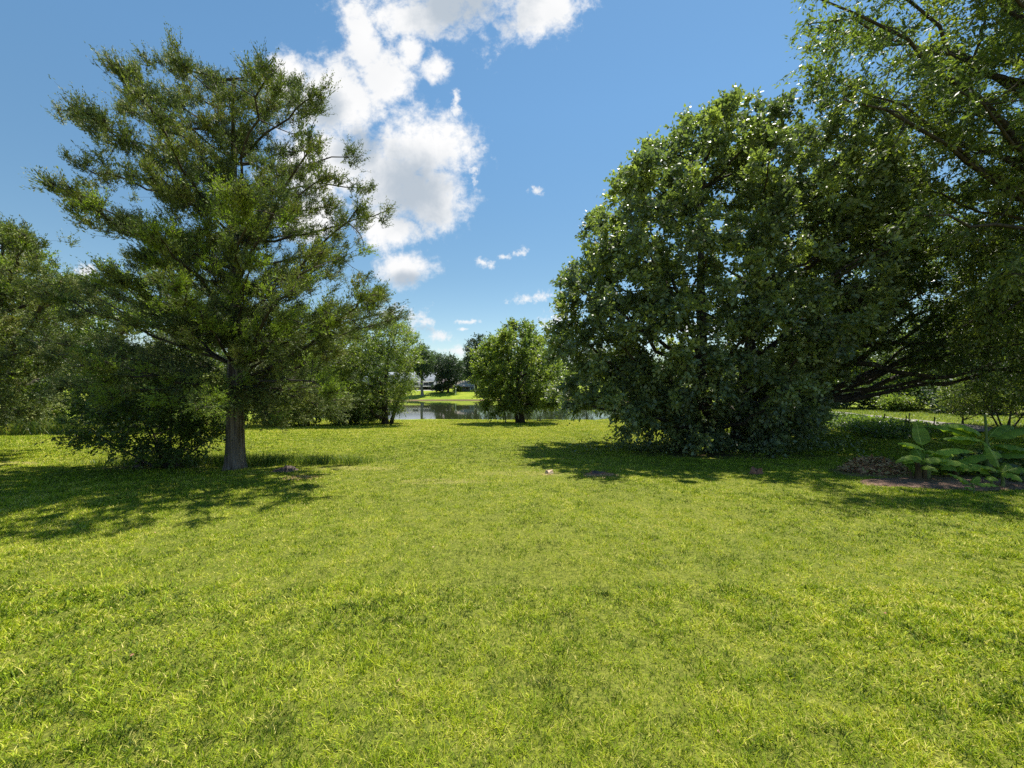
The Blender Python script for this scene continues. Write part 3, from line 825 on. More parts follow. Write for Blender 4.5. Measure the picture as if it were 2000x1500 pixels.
# ------------------------------------------------------------------ far bank and field trees
def ftree(label, x, y, h, r, mat='far', seed=1, trunk_r=0.22, z0=0.18, name='far_tree', group='trees on the far side of the pond', n=130, leafs=(0.42, 0.28), bark='bark', cat='tree', squashz=1.0, tw=1.2):
    b = hz(x, y)
    lo = b + h * z0
    cz = (lo + b + h) / 2
    return tree(name, label, cat, (x, y), center=(x, y, cz), rad=(r, r, (b + h - lo) / 2 * squashz), trunk_r=trunk_r, n_clump=n, n_twig=6, n_leaf=9, twig_len=tw,
                leaf=leafs, mat=mat, seed=seed, n_limb=12, shell=0.25, zmin=0.4, twigs=False, bark=bark, group=group, trunk_sides=8, leaf_up=0.6, jitter=0.12, cone=0.9, out=0.6)
ftree('slender far-bank tree with a pale bare trunk beside the grey-roofed house', -23.6, 108, 13.5, 3.0, 'far', 101, 0.42, 0.28, bark='bark_light', n=150)
ftree('dark tiered far-bank tree standing between the two houses', -17.6, 113, 10.8, 4.3, 'far_dark', 102, 0.3, 0.10, n=220)
ftree('tall thin-topped pine behind the slender pale-trunked tree', -28.5, 150, 13.5, 3.6, 'far', 103, 0.25, 0.45)
ftree('spindly pine top showing above the far houses', -30.0, 165, 12.0, 2.6, 'far_dark', 104, 0.2, 0.6)
ftree('rounded tree behind the tan-roofed house', -18.0, 140, 9.5, 4.6, 'far', 105)
ftree('tall dark tree to the left of the small round tree, beyond the pond', -10.6, 122, 17.0, 4.0, 'far_dark', 106, 0.35, 0.15, n=200)
ftree('mid-height green tree at the right end of the far houses', -13.0, 128, 11.5, 4.0, 'far', 107)
ftree('far tree half hidden by the left of the small round tree', -4.5, 121, 14.5, 5.5, 'far', 108, n=240, z0=0.05)
ftree('far tree directly behind the small round tree', 3.0, 118, 15.0, 5.8, 'far_dark', 109, n=240, z0=0.05)
ftree('far tree showing in the gap right of the small round tree', 11.5, 117, 16.5, 6.5, 'far', 110, n=280, z0=0.05)
ftree('far tree at the left fringe of the maple crown', 20.5, 113, 15.5, 6.5, 'far_dark', 111, n=260, z0=0.05)
ftree('far tree glimpsed through the maple foliage', 31, 113, 15.0, 7.0, 'far', 112, n=240, z0=0.05)
ftree('tall tree behind the left end of the grey-roofed house, nearest the feathery tree', -38.5, 146, 15.0, 5.5, 'far', 151, n=170)
ftree('tall dark tree rising behind the ridge of the grey-roofed house', -31.5, 143, 13.0, 5.0, 'far_dark', 152, n=170)
ftree('leafy tree behind the brick house roof', -24.5, 152, 12.5, 5.0, 'far', 153, n=160)
ftree('broad tree rising over the left end of the grey-roofed house', -40, 116, 15.0, 6.5, 'far', 113, n=220)
ftree('tall tree at the far left shore seen through the feathery tree', -52, 108, 16.0, 7.0, 'far_dark', 114, n=200)
ftree('tree over the left shore behind the cedar trunk', -62, 84, 15.0, 7.0, 'far', 115, n=200)
fr = 'trees along the far edge of the right-hand field'
ftree('leafy field-edge tree with yellow-green low branches just right of the maple', 33.5, 43, 9.5, 4.6, 'young', 121, z0=0.03, group=fr, name='field_tree', leafs=(0.26, 0.17), n=240, tw=0.9)
ftree('dark blue-green field-edge tree, second from the maple', 37.5, 40, 10.5, 4.8, 'far', 122, z0=0.03, group=fr, name='field_tree', leafs=(0.26, 0.17), n=240, tw=0.9)
ftree('broad grey-green field-edge tree seen in the middle of the gap under the oak limbs', 38, 35, 9.5, 4.6, 'mid', 123, z0=0.03, group=fr, name='field_tree', leafs=(0.24, 0.15), n=260, tw=0.9)
ftree('shaded field-edge tree left of the pale flowering bush', 38.5, 30, 9.5, 4.4, 'far_dark', 124, z0=0.03, group=fr, name='field_tree', leafs=(0.24, 0.15), n=260, tw=0.9)
ftree('field-edge tree behind the many-stemmed myrtle', 40, 25.5, 10, 4.8, 'mid', 125, z0=0.05, group=fr, name='field_tree', leafs=(0.24, 0.15), n=240, tw=0.9)
ftree('tall field tree far behind the first gap right of the maple', 46, 58, 12, 5.8, 'far', 126, z0=0.04, group=fr, name='field_tree', leafs=(0.3, 0.2), n=220)
ftree('tall field tree behind the oak limbs toward the right edge', 52, 44, 13, 6.5, 'far_dark', 127, z0=0.04, group=fr, name='field_tree', leafs=(0.3, 0.2), n=220)
ftree('far-off tree between the maple trunk and the road', 33, 66, 11, 5.5, 'far', 128, z0=0.04, group=fr, name='field_tree', leafs=(0.32, 0.2), n=200)
def far_woods():
    rng = np.random.default_rng(77)
    th = np.linspace(-1.35, 1.35, 420)
    cx, cy, cr = [], [], []
    P = []
    for a in th:
        for k in range(3):
            R = 190 + rng.uniform(-10, 30)
            x, y = R * math.sin(a), R * math.cos(a)
            if abs(x) > 70 and y < 120:
                R *= 0.6; x, y = R * math.sin(a), R * math.cos(a)
            hgt = 8.5 + 3 * math.sin(a * 23) + rng.uniform(-1.5, 2)
            for j in range(16):
                P.append((x + rng.normal() * 2.5, y + rng.normal() * 2.5, hz(x, y) + hgt * rng.uniform(0, 1) ** 0.8))
    P = np.repeat(np.array(P), 9, 0) + rng.normal(size=(len(P) * 9, 3)) * 0.9
    n = len(P)
    V, q = leaves(P, rng.normal(size=(n, 3)), rng.uniform(0.5, 1.0, n), rng.uniform(0.35, 0.6, n), rng, 0.6)
    tag(mesh_obj('distant_woods', V, [q], M['far'], None, rng.uniform(0, 1, n)), 'distant band of woods closing the horizon beyond the pond', 'woods', kind='stuff')
far_woods()

# ------------------------------------------------------------------ houses on the far bank
M['wall_grey'] = plain('grey_siding', (0.16, 0.18, 0.20), (0.22, 0.24, 0.26), 4, 0.7, 0.1, (0.2, 0.2, 6))
M['wall_brick'] = plain('brown_brick', (0.20, 0.12, 0.09), (0.28, 0.18, 0.14), 9, 0.85, 0.2)
M['wall_blue'] = plain('bluegrey_wall', (0.24, 0.27, 0.30), (0.32, 0.34, 0.36), 4, 0.7, 0.1)
M['roof_grey'] = plain('grey_shingle', (0.22, 0.25, 0.29), (0.32, 0.35, 0.40), 7, 0.85, 0.2)
M['roof_mauve'] = plain('mauve_shingle', (0.28, 0.24, 0.25), (0.38, 0.33, 0.33), 7, 0.85, 0.2)
M['roof_tan'] = plain('tan_shingle', (0.46, 0.38, 0.30), (0.58, 0.50, 0.42), 7, 0.85, 0.2)
M['white'] = plain('white_paint', (0.72, 0.72, 0.70), (0.8, 0.8, 0.78), 5, 0.5, 0.0)
M['glass'] = plain('window_glass', (0.02, 0.025, 0.03), (0.05, 0.06, 0.07), 2, 0.1, 0.0, spec=0.8)
M['dark'] = plain('dark_wood_and_shade', (0.03, 0.025, 0.02), (0.06, 0.05, 0.04), 5, 0.8, 0.2)
def house(label, name, X0, X1, y, depth, zb, z1, zr, wall, roof, deck=None, wins=()):
    gz = hz((X0 + X1) / 2, y)
    r = empty(name, ((X0 + X1) / 2, y, gz))
    tag(r, label, 'house')
    cx = (X0 + X1) / 2; hw = (X1 - X0) / 2
    def L(z): return z - gz
    b = MB(); b.box(-hw, hw, 0, depth, L(zb) - 0.6, L(z1))
    # gable ends
    b.add([(-hw + .003, 0.05, L(z1)), (-hw + .003, depth - .05, L(z1)), (-hw + .003, depth / 2, L(zr) - 0.25)], [[(0, 1, 2)]])
    b.add([(hw - .003, 0.05, L(z1)), (hw - .003, depth - .05, L(z1)), (hw - .003, depth / 2, L(zr) - 0.25)], [[(0, 1, 2)]])
    b.build('wall', wall, r)
    rb = MB(); rb.gable(-hw - 0.5, hw + 0.5, -0.6, depth + 0.6, L(z1) + 0.12, L(zr))
    ro = rb.build('roof', roof, r)
    f = MB(); f.box(-hw - 0.5, hw + 0.5, -0.68, -0.603, L(z1) - 0.10, L(z1) + 0.14); f.build('fascia', M['white'], r)
    for (wx, ww, za, zb_) in wins:
        fm = MB(); fm.box(wx - ww / 2 - .08, wx + ww / 2 + .08, -0.04, -0.002, L(za) - .08, L(zb_) + .08)
        fo = fm.build('window', M['white'], r)
        g = MB(); g.box(wx - ww / 2, wx + ww / 2, -0.06, -0.042, L(za), L(zb_)); g.build('pane', M['glass'], fo)
    return r
h1 = house('long grey-roofed house with a raised white-edged deck on the far bank', 'house', -46, -24.6, 127, 9, -0.3, 2.3, 5.4, M['wall_grey'], M['roof_grey'],
      wins=[(8.6, 1.4, 1.3, 2.0), (5.4, 1.6, 1.3, 2.0), (1.5, 1.4, 1.3, 2.0), (-5, 1.4, 1.3, 2.0)])
def sub(px0, px1, py0, py1, pz0, pz1, name, mat, root):
    b = MB(); l = root.location
    b.box(px0 - l.x, px1 - l.x, py0 - l.y, py1 - l.y, pz0 - l.z, pz1 - l.z)
    return b.build(name, mat, root)
sub(-46, -24.7, 124.6, 126.9, 0.78, 1.0, 'deck', M['white'], h1)
for k in range(5):
    sub(-45.8 + k * 5.2, -45.6 + k * 5.2, 124.7, 124.9, -1.1, 0.777, 'deck_post', M['dark'], h1)
sub(-46, -24.7, 126.93, 126.99, -1.0, 0.6, 'underdeck_shade', M['dark'], h1)  # dark full-width sheet stands in for the shade under the deck
h2 = house('low brick house with a pinkish grey roof right of the grey-roofed house', 'house', -25.5, -20.6, 134, 10, 0.0, 1.8, 4.9, M['wall_brick'], M['roof_mauve'], wins=[(-0.9, 1.2, 0.6, 1.4), (1.2, 1.0, 0.6, 1.4)])
h3 = house('small tan-roofed house with a pale porch roof near the pond', 'house', -16.6, -11.6, 121, 7, -0.9, 1.35, 2.7, M['wall_blue'], M['roof_tan'], wins=[(-1.4, 0.8, 0.0, 0.7), (0.9, 0.8, 0.0, 0.7)])
pr = MB(); pr.add([(-2.6, -2.4, 0.95), (3.0, -2.4, 0.95), (3.0, -0.02, 1.45), (-2.6, -0.02, 1.45), (-2.6, -2.4, 0.83), (3.0, -2.4, 0.83), (3.0, -0.02, 1.33), (-2.6, -0.02, 1.33)],
                  [[(0, 1, 2, 3), (7, 6, 5, 4), (0, 4, 5, 1), (1, 5, 6, 2), (3, 2, 6, 7), (0, 3, 7, 4)]])
for v in pr.V: v[:, 2] += 0.9 - h3.location.z - 0.9 - 0.05
pr.build('porch_roof', M['roof_tan'], h3)
sub(-12.1, -11.98, 118.8, 118.9, -1.2, 0.75, 'porch_post', M['white'], h3)
# driveway
dg = [G(830, 757.5), G(862, 757)]
tag(mesh_obj('driveway', [(-29, 121.5, hz(-29, 121.5) + .05), (-20.5, 121, hz(-20.5, 121) + .05), (-20, 123.6, hz(-20, 123.6) + .05), (-29, 123.8, hz(-29, 123.8) + .05)], [[(0, 1, 2, 3)]],
             plain('concrete', (0.42, 0.40, 0.37), (0.5, 0.48, 0.45), 3, 0.8, 0.1)), 'pale concrete drive below the brick house', kind='structure')
po = empty('post', (-14.9, 108.5, hz(-14.9, 108.5)))
tag(po, 'thin white post on the far bank grass below the dark tiered tree', 'post')
pp = MB(); V, q = tubes(np.array([[(0, 0, -0.1), (0, 0, 0.8), (0, 0, 1.6)]]), np.full((1, 3), 0.07), 8); pp.add(V, [q]); pp.build('pole', M['white'], po)
pp = MB(); pp.box(-0.14, 0.14, -0.14, 0.14, 1.6, 1.85); pp.build('cap', M['white'], po)
def bush(label, x, y, r, hgt, mat, seed, name='bush', group=None, leafs=(0.3, 0.2), n=60, cat='bush', tw=0.7):
    b = hz(x, y)
    return tree(name, label, cat, (x, y), center=(x, y, b + hgt * 0.5), rad=(r, r * 0.8, hgt * 0.5), trunk_r=0.04, n_clump=n, n_twig=6, n_leaf=9, twig_len=tw, leaf=leafs,
                mat=mat, seed=seed, n_limb=6, shell=0.1, zmin=0.1, twigs=False, group=group, trunk_sides=6)
bush('dark rounded bush at the far water edge left of the small round tree', -7.2, 106.5, 2.8, 2.2, 'far_dark', 131)
bush('hedge-like shrub under the dark tiered tree on the far bank', -19.8, 112.5, 2.2, 2.3, 'far_dark', 132)
bush('low shrubs before the brick house wall', -23.2, 124.6, 2.2, 1.4, 'far_dark', 133, leafs=(0.25, 0.18))
bush('bright shrub lit between the dark tiered tree trunk and house', -15.4, 116.5, 1.2, 1.6, 'young', 134)
bush('leafy bush under the feathery tree at the left end of the pond', -12.6, 32.2, 2.2, 2.4, 'mid', 144, leafs=(0.2, 0.12), n=130, tw=0.6)
bush('leafy bush seen just right of the cedar trunk beneath the pale broad tree', -16.2, 30.0, 2.4, 2.2, 'mid', 145, leafs=(0.2, 0.12), n=130, tw=0.6)
bush('dense bush at the left edge above the tall grass', -30.5, 25.5, 2.8, 3.4, 'mid', 138, leafs=(0.2, 0.12), n=170, tw=0.6)
bush('dense green bush between the tall grass and the wild shrub', -25.0, 26.0, 2.8, 3.0, 'shrub', 139, leafs=(0.2, 0.12), n=170, tw=0.6)
bush('low green bush seen under the left cedar boughs beside the wild shrub', -20.0, 27.5, 2.8, 2.8, 'mid', 140, leafs=(0.2, 0.12), n=170, tw=0.6)
bush('broad bush beyond the field, left of the grey-green one', 34.0, 49.0, 3.2, 3.4, 'far', 141, leafs=(0.26, 0.16), n=150, tw=0.9)
bush('leafy bush filling the far field edge between the grey-green and the pale one', 34.5, 37.0, 3.4, 3.2, 'shrub', 142, leafs=(0.24, 0.15), n=170, tw=0.9)
bush('wide dark bush at the field edge right of the pale one', 34.5, 30.5, 3.2, 3.2, 'far', 143, leafs=(0.24, 0.15), n=170, tw=0.9)
bush('grey-green bush at the field edge left of the oak limb tips', 31.0, 38.0, 2.2, 2.4, 'far', 135, leafs=(0.22, 0.13), n=110)
bush('pale leafy bush at the edge of the field in the middle of the gap', 31.8, 33.5, 1.4, 1.4, 'mid', 136, leafs=(0.2, 0.12), n=100)
bush('dark bush low at the field edge near the myrtle', 32.0, 28.5, 2.6, 2.1, 'far_dark', 137, leafs=(0.22, 0.13), n=110)

# ------------------------------------------------------------------ gravel road, verge, fence posts on the right
M['gravel'] = plain('gravel', (0.17, 0.155, 0.14), (0.34, 0.31, 0.29), 9, 1.0, 0.6, dist=0.05, spec=0.0)
RD = [G(*p) for p in ((1440, 789), (1500, 796), (1620, 806), (1700, 815), (1780, 824.5), (1870, 835), (1960, 845.5))]
def ribbon(name, pts, w0, dz, mat, label, n=60):
    pts = np.array(pts, float)
    s = np.linspace(0, len(pts) - 1, n)
    c = np.stack([np.interp(s, np.arange(len(pts)), pts[:, k]) for k in range(2)], 1)
    for _ in range(6):
        c[1:-1] = 0.5 * c[1:-1] + 0.25 * (c[:-2] + c[2:])
    tn = norm(np.gradient(c, axis=0)); nn = np.stack([-tn[:, 1], tn[:, 0]], 1)
    V = []
    for k in (-1, -0.33, 0.33, 1):
        p = c + nn * k * w0 / 2
        V.append(np.stack([p[:, 0], p[:, 1], H(p[:, 0], p[:, 1]) + dz], 1))
    V = np.stack(V, 1).reshape(-1, 3)
    i = np.arange(n * 4).reshape(n, 4)
    q = np.stack([i[:-1, :-1], i[:-1, 1:], i[1:, 1:], i[1:, :-1]], -1).reshape(-1, 4)
    return tag(mesh_obj(name, V, [q], mat), label, kind='structure'), c
_, rc = ribbon('road', RD, 1.9, 0.05, M['gravel'], 'pale gravel track running past the shaded trees on the right')
def wire_post(px, py, label, hgt=0.6):
    x, y = G(px, py)
    r = empty('fence_post', (x, y, hz(x, y)))
    tag(r, label, 'post', 'old fence posts beside the gravel track')
    b = MB()
    V, q = tubes(np.array([[(0, 0, -0.1), (0.01, 0, hgt * .5), (0.03, 0, hgt)]]), np.array([[0.022, 0.021, 0.02]]), 7)
    b.add(V, [q]); b.build('stake', M['dark'], r)
    b = MB(); V, q = tubes(np.array([[(0.0, 0, hgt - .1), (0.05, 0, hgt - 0.06), (0.1, 0, hgt - 0.09)]]), np.full((1, 3), 0.008), 5); b.add(V, [q]); b.build('wire_end', M['dark'], r)
wire_post(1727, 832, 'thin dark fence post by the gravel track nearest the maple')
wire_post(1769, 838, 'left post of the close pair beside the gravel track')
wire_post(1775, 837, 'right post of the close pair beside the gravel track', 0.7)
wire_post(1824, 842, 'dark fence post by the gravel track nearest the banana plants')

def stuff_blades(name, label, cat, P, L0, L1, w_, lean, mat, seed, v0=0.0, v1=1.0):
    rng = np.random.default_rng(seed)
    n = len(P)
    z = H(P[:, 0], P[:, 1])
    V, Fs = blades(np.stack([P[:, 0], P[:, 1], z], 1), rng.uniform(L0, L1, n), rng.uniform(0.6, 1.2, n) * w_, rng, lean)
    var = rng.uniform(v0, v1, n)
    return tag(mesh_obj(name, V, Fs, M[mat], None, np.concatenate([var, var])), label, cat, kind='stuff')
def undergrowth():
    rng = np.random.default_rng(91)
    # leafy growth on the near side of the road
    N = 3000
    s = rng.uniform(5, len(rc) - 8, N)
    i = s.astype(int)
    c = rc[i] + (rc[i + 1] - rc[i]) * (s - i)[:, None]
    off = 1.9 + 5.5 * rng.uniform(0, 1, N) ** 1.3
    x = c[:, 0] - off * 0.85; y = c[:, 1] - off * 0.4
    P = np.stack([x, y, H(x, y) + rng.uniform(0.0, 0.04 + 0.34 * np.clip((off - 2.4) / 2, 0, 1) * vnoise(x, y, 0.6, 5), N)], 1)
    P = np.repeat(P, 22, 0) + rng.normal(size=(N * 22, 3)) * np.array([0.25, 0.25, 0.08])
    n = len(P)
    V, q = leaves(P, rng.normal(size=(n, 3)), rng.uniform(0.08, 0.16, n), rng.uniform(0.05, 0.09, n), rng, 0.1)
    tag(mesh_obj('undergrowth', V, [q], M['shrub'], None, rng.uniform(0, 1, n)), 'dark leafy undergrowth along the near side of the gravel track', 'undergrowth', kind='stuff')
    # field grass beyond the road
    N = 90000
    x = rng.uniform(17, 36, N); y = rng.uniform(16, 60, N)
    k = (x / y < 1.4) & (x / y > 0.5)
    x, y = x[k], y[k]
    # keep clear of the gravel
    dd = np.min(np.linalg.norm(np.stack([x, y], 1)[:, None, :] - rc[None, ::3, :], axis=2), axis=1)
    k = dd > 1.5
    stuff_blades('field_grass', 'bright grass of the field beyond the gravel track', 'grass', np.stack([x[k], y[k]], 1), 0.08, 0.18, 0.03, 0.5, 'tallgrass', 92, 0.3, 0.85)
    # tall weeds on the left
    N = 9000
    x = rng.uniform(-34, -17.5, N); y = 21.5 + rng.uniform(0, 1, N) ** 1.4 * 5 + 0.12 * (x + 25)
    stuff_blades('tall_grass', 'tall arching grass and weeds at the left edge beyond the lawn', 'grass', np.stack([x, y], 1), 0.5, 1.3, 0.035, 0.4, 'tallgrass', 93)
    # rough grass round the cedar foot and below the maple
    P = []
    for (px, py, rx, ry, n) in ((420, 905, 1.3, 0.5, 1800), (520, 905, 1.0, 0.45, 1500), (620, 905, 1.1, 0.3, 1100), (300, 905, 1.6, 0.5, 1800), (700, 903, 0.5, 0.2, 200)):
        gx, gy = G(px, py)
        P.append(np.stack([gx + rng.normal(size=n) * rx * 0.5, gy + rng.normal(size=n) * ry * 0.5], 1))
    stuff_blades('rough_grass', 'uncut weeds and long grass round the foot of the cedar', 'grass', np.concatenate(P), 0.1, 0.34, 0.012, 0.35, 'tallgrass', 94, 0, 0.8)
    # leaf litter growth by maple foot
    N = 500
    gx, gy = G(1420, 880)
    x = gx + rng.normal(size=N) * 2.0; y = gy + 0.4 + rng.normal(size=N) * 0.8
    P = np.repeat(np.stack([x, y, H(x, y) + rng.uniform(0.02, 0.3, N)], 1), 14, 0) + rng.normal(size=(N * 14, 3)) * np.array([0.15, 0.15, 0.08])
    n = len(P)
    V, q = leaves(P, rng.normal(size=(n, 3)), rng.uniform(0.06, 0.12, n), rng.uniform(0.04, 0.07, n), rng, 0.7)
    tag(mesh_obj('ground_cover', V, [q], M['maple'], None, rng.uniform(0, 1, n)), 'dark low leafy growth on the ground under the maple', 'ground cover', kind='stuff')
undergrowth()

# ------------------------------------------------------------------ myrtle at the right
mx_ = G(1965, 834)
tree('crape_myrtle', 'many-stemmed shrub with fine pale leaves on the bright grass at the right edge', 'shrub', mx_,
     center=(mx_[0], mx_[1], 1.3), rad=(2.6, 1.6, 1.3), trunks=[((dx, 0.1 * dx), (mx_[0] + tx, mx_[1] + ty, 1.9), 0.035) for dx, tx, ty in ((-.3, -1.6, 0), (-.15, -.7, .4), (0, 0.1, -.3), (.15, .8, .3), (.3, 1.7, 0))],
     trunk_r=0.04, n_clump=170, n_twig=8, n_leaf=10, twig_len=0.5, leaf=(0.11, 0.06), mat='mid', seed=71, n_limb=14, shell=0.2, zmin=0.75, asc=1.0, trunk_sides=6)
m2 = G(1880, 829)
tree('small_tree', 'slender young tree with airy pale leaves behind the banana plants', 'tree', m2,
     center=(m2[0], m2[1], 0.9), rad=(1.2, 1.0, 0.85), trunk_r=0.04, n_clump=70, n_twig=7, n_leaf=10, twig_len=0.45, leaf=(0.11, 0.06), mat='mid', seed=72, n_limb=9, shell=0.2, zmin=0.4, trunk_sides=6)

# ------------------------------------------------------------------ banana plants
def mat_banana():
    m, t = new_mat('banana_leaf')
    at_ = t.n('ShaderNodeAttribute', attribute_name='var')
    c = t.ramp(at_.outputs['Fac'], [(0.0, (0.13, 0.19, 0.03)), (0.5, (0.22, 0.31, 0.045)), (0.85, (0.30, 0.40, 0.06)), (1.0, (0.44, 0.50, 0.12))])
    p = t.n('ShaderNodeBsdfPrincipled'); t.put(p.inputs['Base Color'], c); p.inputs['Roughness'].default_value = 0.5; p.inputs['Specular IOR Level'].default_value = 0.15
    tr = t.n('ShaderNodeBsdfTranslucent'); mul = t.n('ShaderNodeMix', data_type='RGBA', blend_type='MULTIPLY'); mul.inputs[0].default_value = 1
    t.put(mul.inputs[6], c); mul.inputs[7].default_value = (1.9, 2.2, 0.7, 1); t.put(tr.inputs[0], mul.outputs[2])
    mx = t.n('ShaderNodeMixShader'); mx.inputs[0].default_value = 0.35
    m.node_tree.links.new(p.outputs[0], mx.inputs[1]); m.node_tree.links.new(tr.outputs[0], mx.inputs[2])
    o = t.n('ShaderNodeOutputMaterial'); m.node_tree.links.new(mx.outputs[0], o.inputs[0])
    return m
M['banana'] = mat_banana()
M['banana_stem'] = plain('banana_stem', (0.10, 0.16, 0.04), (0.22, 0.24, 0.08), 8, 0.5, 0.3, (1, 1, 0.15))
M['banana_dry'] = plain('dry_sheath', (0.05, 0.035, 0.02), (0.14, 0.09, 0.05), 8, 0.9, 0.4, (1, 1, 0.15))
def banana_leaf(root, p0, yaw, length, width, pa, pb_, rng, roll=0.0, droopw=0.95, pet=0.16):
    n = 22
    width *= 1.12; length *= 0.92
    t = np.linspace(0, 1, n)
    pit = np.radians(pa + (pb_ - pa) * t ** 1.3)
    yw = math.radians(yaw) + 0.12 * np.sin(t * 3 + rng.uniform(0, 6))
    dx = np.cos(pit) * np.cos(yw); dy = np.cos(pit) * np.sin(yw); dz = np.sin(pit)
    D = np.stack([dx, dy, dz], 1)
    P = np.array(p0) + np.cumsum(D, 0) * length / n
    side = norm(np.cross(D, np.array([0, 0, 1.0]) + 0.001)); upv = np.cross(side, D)
    c, s_ = math.cos(roll), math.sin(roll)
    side, upv = side * c + upv * s_, upv * c - side * s_
    u = np.clip((t - pet) / (1 - pet), 0, 1)
    prof = np.where(t < pet, 0.05, np.sin(np.clip(u, 0, 1) ** 0.62 * PI) ** 0.62)
    prof = np.maximum(prof, 0.04)
    prof[-1] = 0.02
    cr = np.array([-1, -0.55, -0.06, 0.06, 0.55, 1.0])
    tear = 1 - 0.10 * rng.uniform(0, 1, (n, 2))
    V = []
    for k, cc in enumerate(cr):
        e = tear[:, 0] if cc < 0 else tear[:, 1]
        wv = width / 2 * prof * cc * (e if abs(cc) == 1 else 1)
        lift = width / 2 * prof * (0.32 * abs(cc) - droopw * cc * cc) + 0.012 * np.sin(t * 26 + cc * 3) * (abs(cc) > .9) + rng.normal(size=n) * 0.004
        V.append(P + side * wv[:, None] + upv * lift[:, None])
    V = np.stack(V, 1).reshape(-1, 3)
    i = np.arange(n * 6).reshape(n, 6)
    q = np.stack([i[:-1, :-1], i[:-1, 1:], i[1:, 1:], i[1:, :-1]], -1).reshape(-1, 4)
    base = rng.uniform(0.25, 0.7)
    strip = np.clip(base + rng.normal(size=(n - 1, 1)) * 0.12 + np.zeros((n - 1, 5)), 0, 0.88)
    strip[:, 2] = 1.0
    mesh_obj('leaf', V, [q], M['banana'], root, strip.reshape(-1), smooth=True)
def banana(label, px, py, stems, leaves_, seed, dry=True):
    rng = np.random.default_rng(seed)
    x, y = G(px, py)
    r = empty('banana_plant', (x, y, hz(x, y)))
    tag(r, label, 'banana plant', 'banana plants in the bed on the right')
    for (sx, sy, hgt, r0, r1, mat) in stems:
        t = np.linspace(0, 1, 8)
        P = np.stack([sx + 0.04 * np.sin(t * 3), np.full(8, sy), -0.05 + t * (hgt + 0.05)], 1)[None]
        V, q = tubes(P, (r0 + (r1 - r0) * t)[None], 10)
        mesh_obj('stem', V, [q], M[mat], r, smooth=True)
    for lf in leaves_:
        banana_leaf(r, lf[0], *lf[1:6], rng, *(lf[6:]))
    return r
banana('banana plant with one upright paddle leaf beside the brush pile', 1790, 942,
       [(0, 0, 0.42, 0.07, 0.035, 'banana_dry'), (0.18, 0.05, 0.34, 0.05, 0.03, 'banana_dry'), (-0.1, 0.05, 0.22, 0.04, 0.02, 'banana_dry'), (0.36, 0.15, 0.55, 0.05, 0.03, 'banana_stem')],
       [((0.36, 0.15, 0.5), 97, 0.85, 0.36, 66, 86, 0.0, 0.1, 0.30),
        ((0.3, 0.1, 0.62), 185, 0.75, 0.24, 35, -10), ((0.15, 0.0, 0.45), 190, 0.85, 0.22, 30, -45), ((0.05, 0, 0.4), 200, 0.6, 0.2, 40, -50),
        ((0.0, 0, 0.38), -30, 0.6, 0.24, 45, -35), ((0.3, 0.1, 0.5), -10, 0.95, 0.26, 35, -25), ((0.36, 0.1, 0.5), 15, 0.8, 0.28, 25, -30),
        ((0.3, 0.15, 0.35), 60, 0.8, 0.25, 45, -20), ((0.3, 0.0, 0.4), -50, 0.7, 0.24, 30, -55), ((0.1, 0, 0.3), -100, 0.5, 0.2, 30, -40)], 1)
banana('tallest banana plant with a rolled upright new leaf and long arching leaves', 1925, 930,
       [(0, 0, 0.72, 0.085, 0.05, 'banana_stem'), (-0.02, 0, 1.35, 0.032, 0.02, 'banana_stem'), (0.12, 0.05, 0.3, 0.06, 0.04, 'banana_dry'), (-0.1, .05, .25, .05, .03, 'banana_dry')],
       [((0, 0, 0.66), 188, 1.25, 0.32, 28, -16, -0.25), ((0, 0, 0.72), 172, 1.15, 0.32, 60, -30, 0.0), ((0, 0, 0.7), 165, 1.35, 0.30, 38, -8, 0.0),
        ((0.02, 0, 0.66), 5, 1.35, 0.32, 42, -12, 0.2), ((0.02, 0, 0.62), -25, 0.85, 0.36, 25, -55, 0.2), ((0.02, 0, 0.7), 22, 1.2, 0.30, 50, -20),
        ((0, 0, 0.55), -110, 0.5, 0.28, 20, -60), ((0, 0, 0.6), 140, 0.9, 0.26, 40, -30), ((0.05, 0, 0.4), -25, 0.8, 0.3, 35, -35)], 2)
banana('low banana clump spreading between the two bigger banana plants', 1862, 935,
       [(0, 0, 0.2, 0.05, 0.03, 'banana_dry'), (0.15, 0.1, 0.25, 0.045, 0.03, 'banana_stem')],
       [((0, 0, 0.2), a, l, 0.26, p, -30) for a, l, p in ((175, .75, 45), (15, .8, 40), (-30, .65, 35), (60, .7, 50), (140, .8, 55), (-80, .5, 35), (200, .6, 30))] + [((0.15, .1, .25), 0, .95, .28, 40, -15), ((0.15, .1, .25), 170, .8, .28, 55, -10)], 3)
banana('small low banana plant with short pale leaves at the front of the bed', 1898, 962,
       [(0, 0, 0.14, 0.02, 0.015, 'banana_stem')],
       [((0, 0, 0.12), 150, 0.42, 0.13, 50, 5), ((0, 0, 0.12), -20, 0.42, 0.12, 25, -25), ((0, 0, 0.1), 100, 0.3, 0.12, 50, 10), ((0, 0, 0.12), 20, 0.3, 0.12, 60, 10), ((0, 0, 0.08), 200, 0.25, 0.1, 20, -10)], 4)
